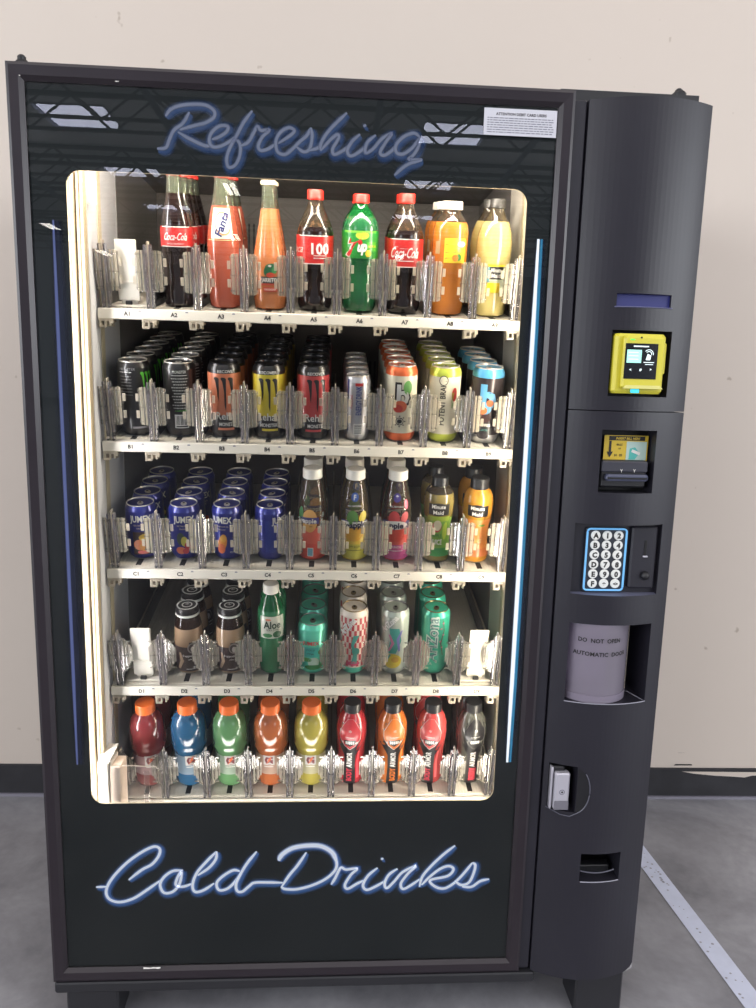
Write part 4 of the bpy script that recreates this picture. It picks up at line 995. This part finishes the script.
def ariz(base, kind):
    def f(w):
        rd = pr((204, 66, 72)); tl_ = pr((64, 160, 146)); cr_ = pr((232, 216, 200))
        if kind == 'check':
            for i in range(12):
                for j in range(8):
                    if (i + j) % 2: w.grid(-.032 + i * .0055, -.032 + i * .0055 + .0055, .022 + j * .0145, .022 + j * .0145 + .0145, rd, 1)
            w.streak([(.030, .002, .006), (.05, .004, .004), (.075, -.002, .003), (.098, .006, .006)], tl_, 3); w.txt('AriZona', -.014, .118, .020, W_, rot=.95, bold=.04, wmax=.05, layer=5); w.txt('AriZona', -.013, .117, .020, pr((110, 90, 90)), rot=.95, wmax=.05, layer=4)
            w.blob(.005, .060, .008, .009, tl_, 4); w.blob(.0, .030, .014, .006, pr((214, 70, 110)), 3)
        elif kind == 'mix':
            w.streak([(.055, -.004, .009), (.085, .004, .012), (.115, 0, .010)], tl_, 2); w.streak([(.06, -.010, .002), (.08, -.002, .003), (.10, -.010, .002)], pr((200, 110, 150)), 3); w.streak([(.06, .012, .002), (.09, .008, .003), (.11, .016, .002)], pr((120, 120, 190)), 3)
            w.blob(-.002, .036, .020, .018, pr((226, 200, 50)), 3); w.blob(.004, .040, .008, .007, pr((210, 160, 40)), 4); w.txt('AriZona', -.012, .125, .018, W_, rot=.9, bold=.04, wmax=.05, layer=5); w.txt('AriZona', -.011, .124, .018, pr((90, 130, 130)), rot=.9, wmax=.05, layer=4)
            w.txt('V', -.012, .045, .02, tl_, layer=5, bold=.05)
        else:
            w.txt('AriZona', -.005, .088, .032, pr((206, 226, 214)), rot=PI / 2, bold=.06, wmax=.115, layer=3); w.txt('AriZona', -.005, .088, .031, pr((90, 140, 140)), rot=PI / 2, wmax=.115, layer=4); w.txt('TEA', -.010, .030, .010, pr((206, 226, 214)), layer=3)
            w.streak([(.05, .020, .0008), (.08, .014, .0012), (.11, .020, .0008), (.135, .016, .0006)], pr((110, 60, 60)), 3)
            for z, u in ((.1, .019), (.115, .013), (.085, .012), (.07, .017), (.128, .017)): w.blob(u, z, .0022, .0022, pr((220, 130, 150)), 4, n=8)
    return f
o = can('iced_tea_can', .0300, .153, pr((236, 220, 204)), GOLD, ariz(0, 'check'), bot=TEAL); lane('D', 6, o, 3, .060, .034, 'red and white chequered tall iced tea can', 'can')
o = can('iced_tea_can', .0300, .153, pr((180, 190, 178), .3), mat('dull lid'), ariz(0, 'mix')); lane('D', 7, o, 3, .060, .034, 'pale tall iced tea can with teal figure and yellow base', 'can')
o = can('iced_tea_can', .0300, .153, mat('jade can', (62, 178, 146), .3, .3, coat=.4), GOLD, ariz(0, 'jade')); lane('D', 8, o, 3, .060, .034, 'jade green tall iced tea can with vertical lettering', 'can')

# --- E
GAT = [(.026, 0), (.0315, .004), (.0345, .012), (.0345, .030), (.0325, .038), (.0320, .046), (.0320, .080), (.0345, .088), (.0362, .096), (.0368, .100), (.0358, .103), (.0368, .108), (.0370, .130), (.0362, .146), (.0335, .160), (.0280, .170), (.0215, .176), (.0205, .179)]
def gl(c, tw):
    def f(w):
        gr = pr(tuple(int(.35 * v + .65 * 165) for v in c)); w.band(.036, .084, gr)
        u = tw; w.grid(u - .013, u + .014, .060, .086, pr((206, 204, 200)), 2); w.txt('G', u, .073, .027, pr((120, 30, 44)), bold=.06, layer=3); w.streak([(.062, u - .006, .0003), (.072, u + .001, .002), (.074, u + .001, .004), (.084, u + .006, .0003)], pr((230, 100, 50)), 4)
        w.dash(u, .056, .004, .022, W_)
    return f
for k, nm, c, tw in ((1, 'red', (146, 40, 44), .002), (2, 'blue', (26, 92, 140), .001), (3, 'green', (92, 150, 92), -.002), (4, 'orange', (190, 94, 42), -.006), (5, 'yellow green', (178, 164, 60), -.002)):
    o = rig('sports_drink_bottle', GAT, .172, liq(c), liq(c), (.0205, .177, .199), cap_or, gl(c, tw)); lane('E', k, o, 2, .0742, .024, f'{nm} sports drink bottle with orange cap', 'bottle')
BOD = [(.024, 0), (.0290, .003), (.0310, .012), (.0310, .040), (.0295, .065), (.0300, .090), (.0325, .112), (.0332, .132), (.0315, .150), (.0260, .166), (.0190, .177), (.0175, .182)]
for k, nm, c in ((6, 'red', (206, 46, 56)), (7, 'orange', (232, 120, 40)), (8, 'coral red', (216, 70, 68)), (9, 'dark grey', (92, 92, 84))):
    def bl(w, c=c, k=k):
        uu = {6: -.004, 7: .006, 8: -.003, 9: .010}[k]
        w.streak([(.003, uu, .015), (.050, uu, .0125), (.080, uu, .014), (.100, uu, .026), (.116, uu, .044), (.145, uu, .048), (.160, uu, .044)], K, 1)
        tc = pr(c) if k != 9 else K
        w.streak([(.096, uu, .0008), (.106, uu, .012), (.122, uu, .023), (.142, uu, .025), (.162, uu, .015), (.170, uu, .008)], W_ if k != 9 else pr((120, 120, 112)), 2); w.streak([(.0975, uu, .0008), (.107, uu, .0112), (.122, uu, .0218), (.142, uu, .0238), (.162, uu, .014), (.170, uu, .0075)], tc, 3)
        w.txt('BODY', uu - .001, .030, .017, pr((214, 50, 74)) if k != 7 else pr((232, 120, 40)), rot=PI / 2, bold=.03, wmax=.034, layer=4); w.txt('ARMOR', uu - .001, .069, .017, W_, rot=PI / 2, bold=.03, wmax=.040, layer=4)
        if k == 9: w.grid(uu - .007, uu + .009, .014, .046, pr((170, 40, 50)), 3)
        w.streak([(.106, uu, .001), (.112, uu, .010), (.1225, uu, .013)], K, 4)
        for i in range(5): w.grid(uu - .009 + i * .0038, uu - .0065 + i * .0038, .113, .1205, W_, 5)
        w.txt('SUPERDRINK', uu, .130, .004, W_, wmax=.02, layer=4); w.txt('*', uu, .143, .016, W_, layer=4)
        w.streak([(.02, uu + .019, .003), (.06, uu + .018, .003), (.09, uu + .022, .002)], pr(tuple(min(255, int(v * 1.15) + 20) for v in c)), 2)
    o = rig('sports_drink_bottle', BOD, .172, liq(c), liq(c), (.0185, .178, .199), cap_k, bl); lane('E', k, o, 2, .067, .030, f'{nm} sports drink bottle with black cap and shield emblem', 'bottle', spin=.03)

# ------------------------------------------------------------------ room
def structure(b, name): return tag(b.build(name), kind='structure')
def wall_mat():
    m = mat('cream wall paint', (214, 202, 190), .6); nt = m.node_tree; bs = nt.nodes['Principled BSDF']; N = nt.nodes.new; L = nt.links.new
    tc = N('ShaderNodeTexCoord'); n1 = N('ShaderNodeTexNoise'); n1.inputs['Scale'].default_value = .9; n1.inputs['Detail'].default_value = 4
    r1 = N('ShaderNodeValToRGB'); r1.color_ramp.elements[0].color = (*lin((208, 195, 184)), 1); r1.color_ramp.elements[1].color = (*lin((216, 206, 194)), 1)
    n2 = N('ShaderNodeTexNoise'); n2.inputs['Scale'].default_value = 26; n2.inputs['Detail'].default_value = 2
    r2 = N('ShaderNodeValToRGB'); r2.color_ramp.elements[0].position = .74; r2.color_ramp.elements[0].color = (1, 1, 1, 1); r2.color_ramp.elements[1].position = .80; r2.color_ramp.elements[1].color = (.7, .66, .62, 1)
    mx = N('ShaderNodeMix'); mx.data_type = 'RGBA'; mx.blend_type = 'MULTIPLY'; mx.inputs[0].default_value = 1
    L(tc.outputs['Object'], n1.inputs['Vector']); L(tc.outputs['Object'], n2.inputs['Vector']); L(n1.outputs['Fac'], r1.inputs[0]); L(n2.outputs['Fac'], r2.inputs[0])
    L(r1.outputs[0], mx.inputs[6]); L(r2.outputs[0], mx.inputs[7]); L(mx.outputs[2], bs.inputs['Base Color'])
    return m
def floor_mat():
    m = mat('polished concrete', (128, 126, 128), .38); nt = m.node_tree; bs = nt.nodes['Principled BSDF']; N = nt.nodes.new; L = nt.links.new
    tc = N('ShaderNodeTexCoord'); n1 = N('ShaderNodeTexNoise'); n1.inputs['Scale'].default_value = 3.2; n1.inputs['Detail'].default_value = 8; n1.inputs['Roughness'].default_value = .62; n1.inputs['Distortion'].default_value = .4
    r1 = N('ShaderNodeValToRGB'); r1.color_ramp.elements[0].position = .32; r1.color_ramp.elements[0].color = (*lin((112, 112, 118)), 1); r1.color_ramp.elements[1].position = .72; r1.color_ramp.elements[1].color = (*lin((168, 168, 174)), 1)
    n2 = N('ShaderNodeTexNoise'); n2.inputs['Scale'].default_value = 40; n2.inputs['Detail'].default_value = 5
    r2 = N('ShaderNodeValToRGB'); r2.color_ramp.elements[0].color = (.78, .78, .78, 1); r2.color_ramp.elements[1].color = (1.08, 1.08, 1.08, 1)
    mx = N('ShaderNodeMix'); mx.data_type = 'RGBA'; mx.blend_type = 'MULTIPLY'; mx.inputs[0].default_value = 1
    L(tc.outputs['Object'], n1.inputs['Vector']); L(tc.outputs['Object'], n2.inputs['Vector']); L(n1.outputs['Fac'], r1.inputs[0]); L(n2.outputs['Fac'], r2.inputs[0])
    L(r1.outputs[0], mx.inputs[6]); L(r2.outputs[0], mx.inputs[7]); L(mx.outputs[2], bs.inputs['Base Color'])
    return m
wl = lambda x: .8718 - (x + .43) * .0227
M_wall = wall_mat()
b = MB(); b.quad([(-14, wl(-14), 0), (14, wl(14), 0), (14, wl(14), 8), (-14, wl(-14), 8)], M_wall); b.quad([(-14, wl(-14) + .2, 0), (14, wl(14) + .2, 0), (14, wl(14) + .2, 8), (-14, wl(-14) + .2, 8)], M_wall); structure(b, 'wall_back')
b = MB(); b.quad([(-14, -46, 0), (14, -46, 0), (14, 1.3, 0), (-14, 1.3, 0)], floor_mat()); structure(b, 'floor')
# black rubber baseboard with a grey bead at the floor and a torn-off strip
M_base = mat('black rubber', (42, 42, 46), .5, noise=.25, nscale=14)
b = MB(); y = lambda x, o: wl(x) - o
for (xa, xb) in ((-14, 14),):
    b.quad([(xa, y(xa, .006), .008), (xb, y(xb, .006), .008), (xb, y(xb, .006), .102), (xa, y(xa, .006), .102)], M_base)
    b.quad([(xa, y(xa, .006), .102), (xb, y(xb, .006), .102), (xb, y(xb, .0005), .104), (xa, y(xa, .0005), .104)], M_base)
    b.quad([(xa, y(xa, .014), .0), (xb, y(xb, .014), .0), (xb, y(xb, .012), .007), (xa, y(xa, .012), .007)], mat('grey bead', (120, 118, 130), .4))
    b.quad([(xa, y(xa, .012), .007), (xb, y(xb, .012), .007), (xb, y(xb, .006), .008), (xa, y(xa, .006), .008)], mat('grey bead'))
structure(b, 'baseboard_back')
b = MB(); pts = [(1.69, .093), (1.73, .086), (1.80, .080), (1.85, .078), (1.90, .074), (1.94, .078), (2.2, .080), (2.2, .0925), (1.94, .0915), (1.80, .0925)]
b.quad([(x, y(x, .0068), z) for x, z in [(1.69, .094), (1.73, .0865), (1.80, .080), (1.86, .077)]] + [(x, y(x, .0068), z) for x, z in [(1.90, .074), (1.925, .081), (2.3, .079), (2.3, .092), (1.80, .0935)]], M_wall)
tag(b.build('torn_strip'), 'torn pale strip where the black baseboard has peeled', 'torn strip')
b = MB()
for (xa, xb, za, zb) in ((1.664, 1.726, .1115, .1165), (1.672, 1.70, .1555, .1562)): b.quad([(xa, y(xa, .0008), za), (xb, y(xb, .0008), za + .0005), (xb - .003, y(xb, .0008), zb), (xa + .006, y(xa, .0008), zb)], M_ink)
tag(b.build('scuff_mark'), 'thin black scuff on the wall just above the baseboard', 'scuff mark')
# floor tape
M_tape = mat('white floor tape', (202, 208, 228), .5, noise=.05, nscale=30); M_dirt = mat('tape dirt', (150, 150, 160), .6)
b = MB()
def tp(t, s): # t metres along from (1.443,.51) ; s across
    d = Vector((.0335, -.4743, 0)).normalized(); n_ = Vector((-d.y, d.x, 0)); return Vector((1.443, .5123, 0)) + d * t + n_ * s
W2 = .0262; N_ = 40
for z in (.0006, .0018):
    for i in range(N_):
        ta, tb = -.29 + i * .04, -.29 + (i + 1) * .04
        b.quad([(*tp(ta, -W2)[:2], z), (*tp(tb, -W2)[:2], z), (*tp(tb, W2)[:2], z), (*tp(ta, W2)[:2], z)], M_tape)
for s_ in (-W2, W2): b.quad([(*tp(-.29, s_)[:2], .0004), (*tp(1.31, s_)[:2], .0004), (*tp(1.31, s_)[:2], .0018), (*tp(-.29, s_)[:2], .0018)], M_dirt)
for i in range(60):
    t = random.uniform(-.1, .9); s_ = random.choice((-.016, .008, .0)) + random.uniform(-.004, .004); r = random.uniform(.0012, .0034); p = tp(t, s_)
    b.quad([(p.x + r * math.cos(a * PI / 3) * 1.2, p.y + r * math.sin(a * PI / 3), .0022) for a in range(6)], M_dirt)
tag(b.build('floor_tape'), 'white floor tape line running from the machine across grey concrete', 'tape')
# warehouse ceiling, joists and far end, seen mirrored in the door glass
M_deck = mat('grey roof deck', (214, 210, 210), .8); M_joist = mat('dark steel joist', (34, 34, 38), .6)
HC = 8.0
holes = [(-7.2, -5.4), (-2.2, -.4), (2.8, 4.5), (8.0, 9.8)]; rows = [(-21.0, -19.0), (-26.2, -24.5), (-31.0, -29.8)]
b = MB(); ysn = sorted({-46, 1.3, *[v for r_ in rows for v in r_]}); xsn = sorted({-14, 14, *[v for r_ in holes for v in r_]})
skip = {(1, 0), (1, 2)}
for ya, yb in zip(ysn, ysn[1:]):
    for xa, xb in zip(xsn, xsn[1:]):
        if any(r_[0] <= ya and yb <= r_[1] for r_ in rows) and any(h[0] <= xa and xb <= h[1] for h in holes if h in (holes[0], holes[2])): continue
        b.quad([(xa, ya, HC), (xb, ya, HC), (xb, yb, HC), (xa, yb, HC)][::-1], M_deck)
structure(b, 'ceiling')
M_sky = mat('skylight dome', (220, 225, 240), .5, emit=(214, 218, 240), es=14)
M_curb = mat('skylight curb', (120, 124, 140), .6)
wn = 0
for (ya, yb) in rows:
    for h in (holes[0], holes[2]):
        wn += 1; b = MB(); b.quad([(h[0], ya, HC + .06), (h[1], ya, HC + .06), (h[1], yb, HC + .06), (h[0], yb, HC + .06)][::-1], M_sky)
        for q_ in ([(h[0], ya), (h[1], ya)], [(h[1], ya), (h[1], yb)], [(h[1], yb), (h[0], yb)], [(h[0], yb), (h[0], ya)]):
            (xa, y_a), (xb, y_b) = q_; b.quad([(xa, y_a, HC - .05), (xb, y_b, HC - .05), (xb, y_b, HC + .07), (xa, y_a, HC + .07)], M_curb)
        structure(b, 'window_%d' % wn)
for j, yy in enumerate([-15.0, -17.2, -18.1, -22.4, -23.4, -24.2, -27.6, -28.8, -32.2, -34, -36]):
    b = MB(); b.box(-13.9, 13.9, yy - .05, yy + .05, 7.86, 7.96, M_joist); b.box(-13.9, 13.9, yy - .04, yy + .04, 7.08, 7.15, M_joist)
    for i in range(28):
        xa = -13.9 + i; za, zb = (7.1, 7.9) if i % 2 else (7.9, 7.1); b.tube([(xa, yy, za), (xa + 1, yy, zb)], .03, M_joist, 4)
    structure(b, 'ceiling_joist')
M_gird = mat('grey pipe', (84, 88, 104), .5)
for x in (-8.6, -3.4, 1.4, 5.2, 9.6):
    b = MB(); b.tube([(x, -15, 7.0), (x, -45.9, 7.0)], .07, M_gird, 8); structure(b, 'ceiling_pipe')
M_lamp = mat('lamp lens', (255, 250, 240), .5, emit=(255, 248, 236), es=22)
for i, (x, y_, w_, l_, ds) in enumerate(((-2.66, -22.4, .34, 1.5, 'bright hall lamp mirrored below the header lettering'), (-10.6, -29.4, .35, 1.2, 'hall lamp mirrored left of the window'), (-10.4, -35.5, .4, 1.6, 'hall lamp mirrored in the window above the empty lane'), (-3.6, -30.2, .35, 1.4, 'hall lamp mirrored among the glass soda bottles'), (3.4, -33.6, .35, 1.4, 'hall lamp mirrored on the orange drink'))):
    b = MB(); b.bbox(x - w_ / 2 - .05, x + w_ / 2 + .05, y_ - l_ / 2, y_ + l_ / 2, 6.92, 7.04, M_curb, .02); b.box(x - w_ / 2, x - .03, y_ - l_ / 2 + .05, y_ + l_ / 2 - .05, 6.90, 6.925, M_lamp); b.box(x + .03, x + w_ / 2, y_ - l_ / 2 + .05, y_ + l_ / 2 - .05, 6.90, 6.925, M_lamp)
    tag(b.build('ceiling_lamp'), ds, 'lamp', 'hall lamps')
b = MB(); b.quad([(-14, -46, 0), (-14, -46, 8), (14, -46, 8), (14, -46, 0)], mat('far wall', (96, 92, 92), .8)); structure(b, 'wall_far')
# overhead rooflight of the hall: the daylight that falls on the machine
l = bpy.data.lights.new('hall_daylight', 'AREA'); l.shape = 'RECTANGLE'; l.size = 16; l.size_y = 9; l.energy = 600; l.color = (1, .965, .93)
o = bpy.data.objects.new('hall_daylight', l); COL.objects.link(o); o.location = (.5, -6.4, 7.9)
for sx in (-1, 1):      # added side area lights that fill the deck, wall and floor
    l = bpy.data.lights.new('side_fill', 'AREA'); l.shape = 'RECTANGLE'; l.size = 22; l.size_y = 5; l.energy = 2350; l.color = (.93, .96, 1)
    o = bpy.data.objects.new('side_fill', l); COL.objects.link(o); o.location = (sx * 13.9, -14, 3.4); o.rotation_euler = (PI / 2, 0, -sx * -PI / 2)
w = bpy.data.worlds.new('world'); SC.world = w; w.use_nodes = True
w.node_tree.nodes['Background'].inputs[0].default_value = (.80, .84, 1, 1); w.node_tree.nodes['Background'].inputs[1].default_value = .35

SC.view_settings.view_transform = 'Standard'; SC.view_settings.look = 'None'; SC.view_settings.exposure = 0; SC.view_settings.gamma = 1; SC.view_settings.use_curve_mapping = False
c = SC.cycles; c.max_bounces = 7; c.diffuse_bounces = 3; c.glossy_bounces = 4; c.transmission_bounces = 6; c.transparent_max_bounces = 40
c.caustics_reflective = False; c.caustics_refractive = False; c.use_denoising = True
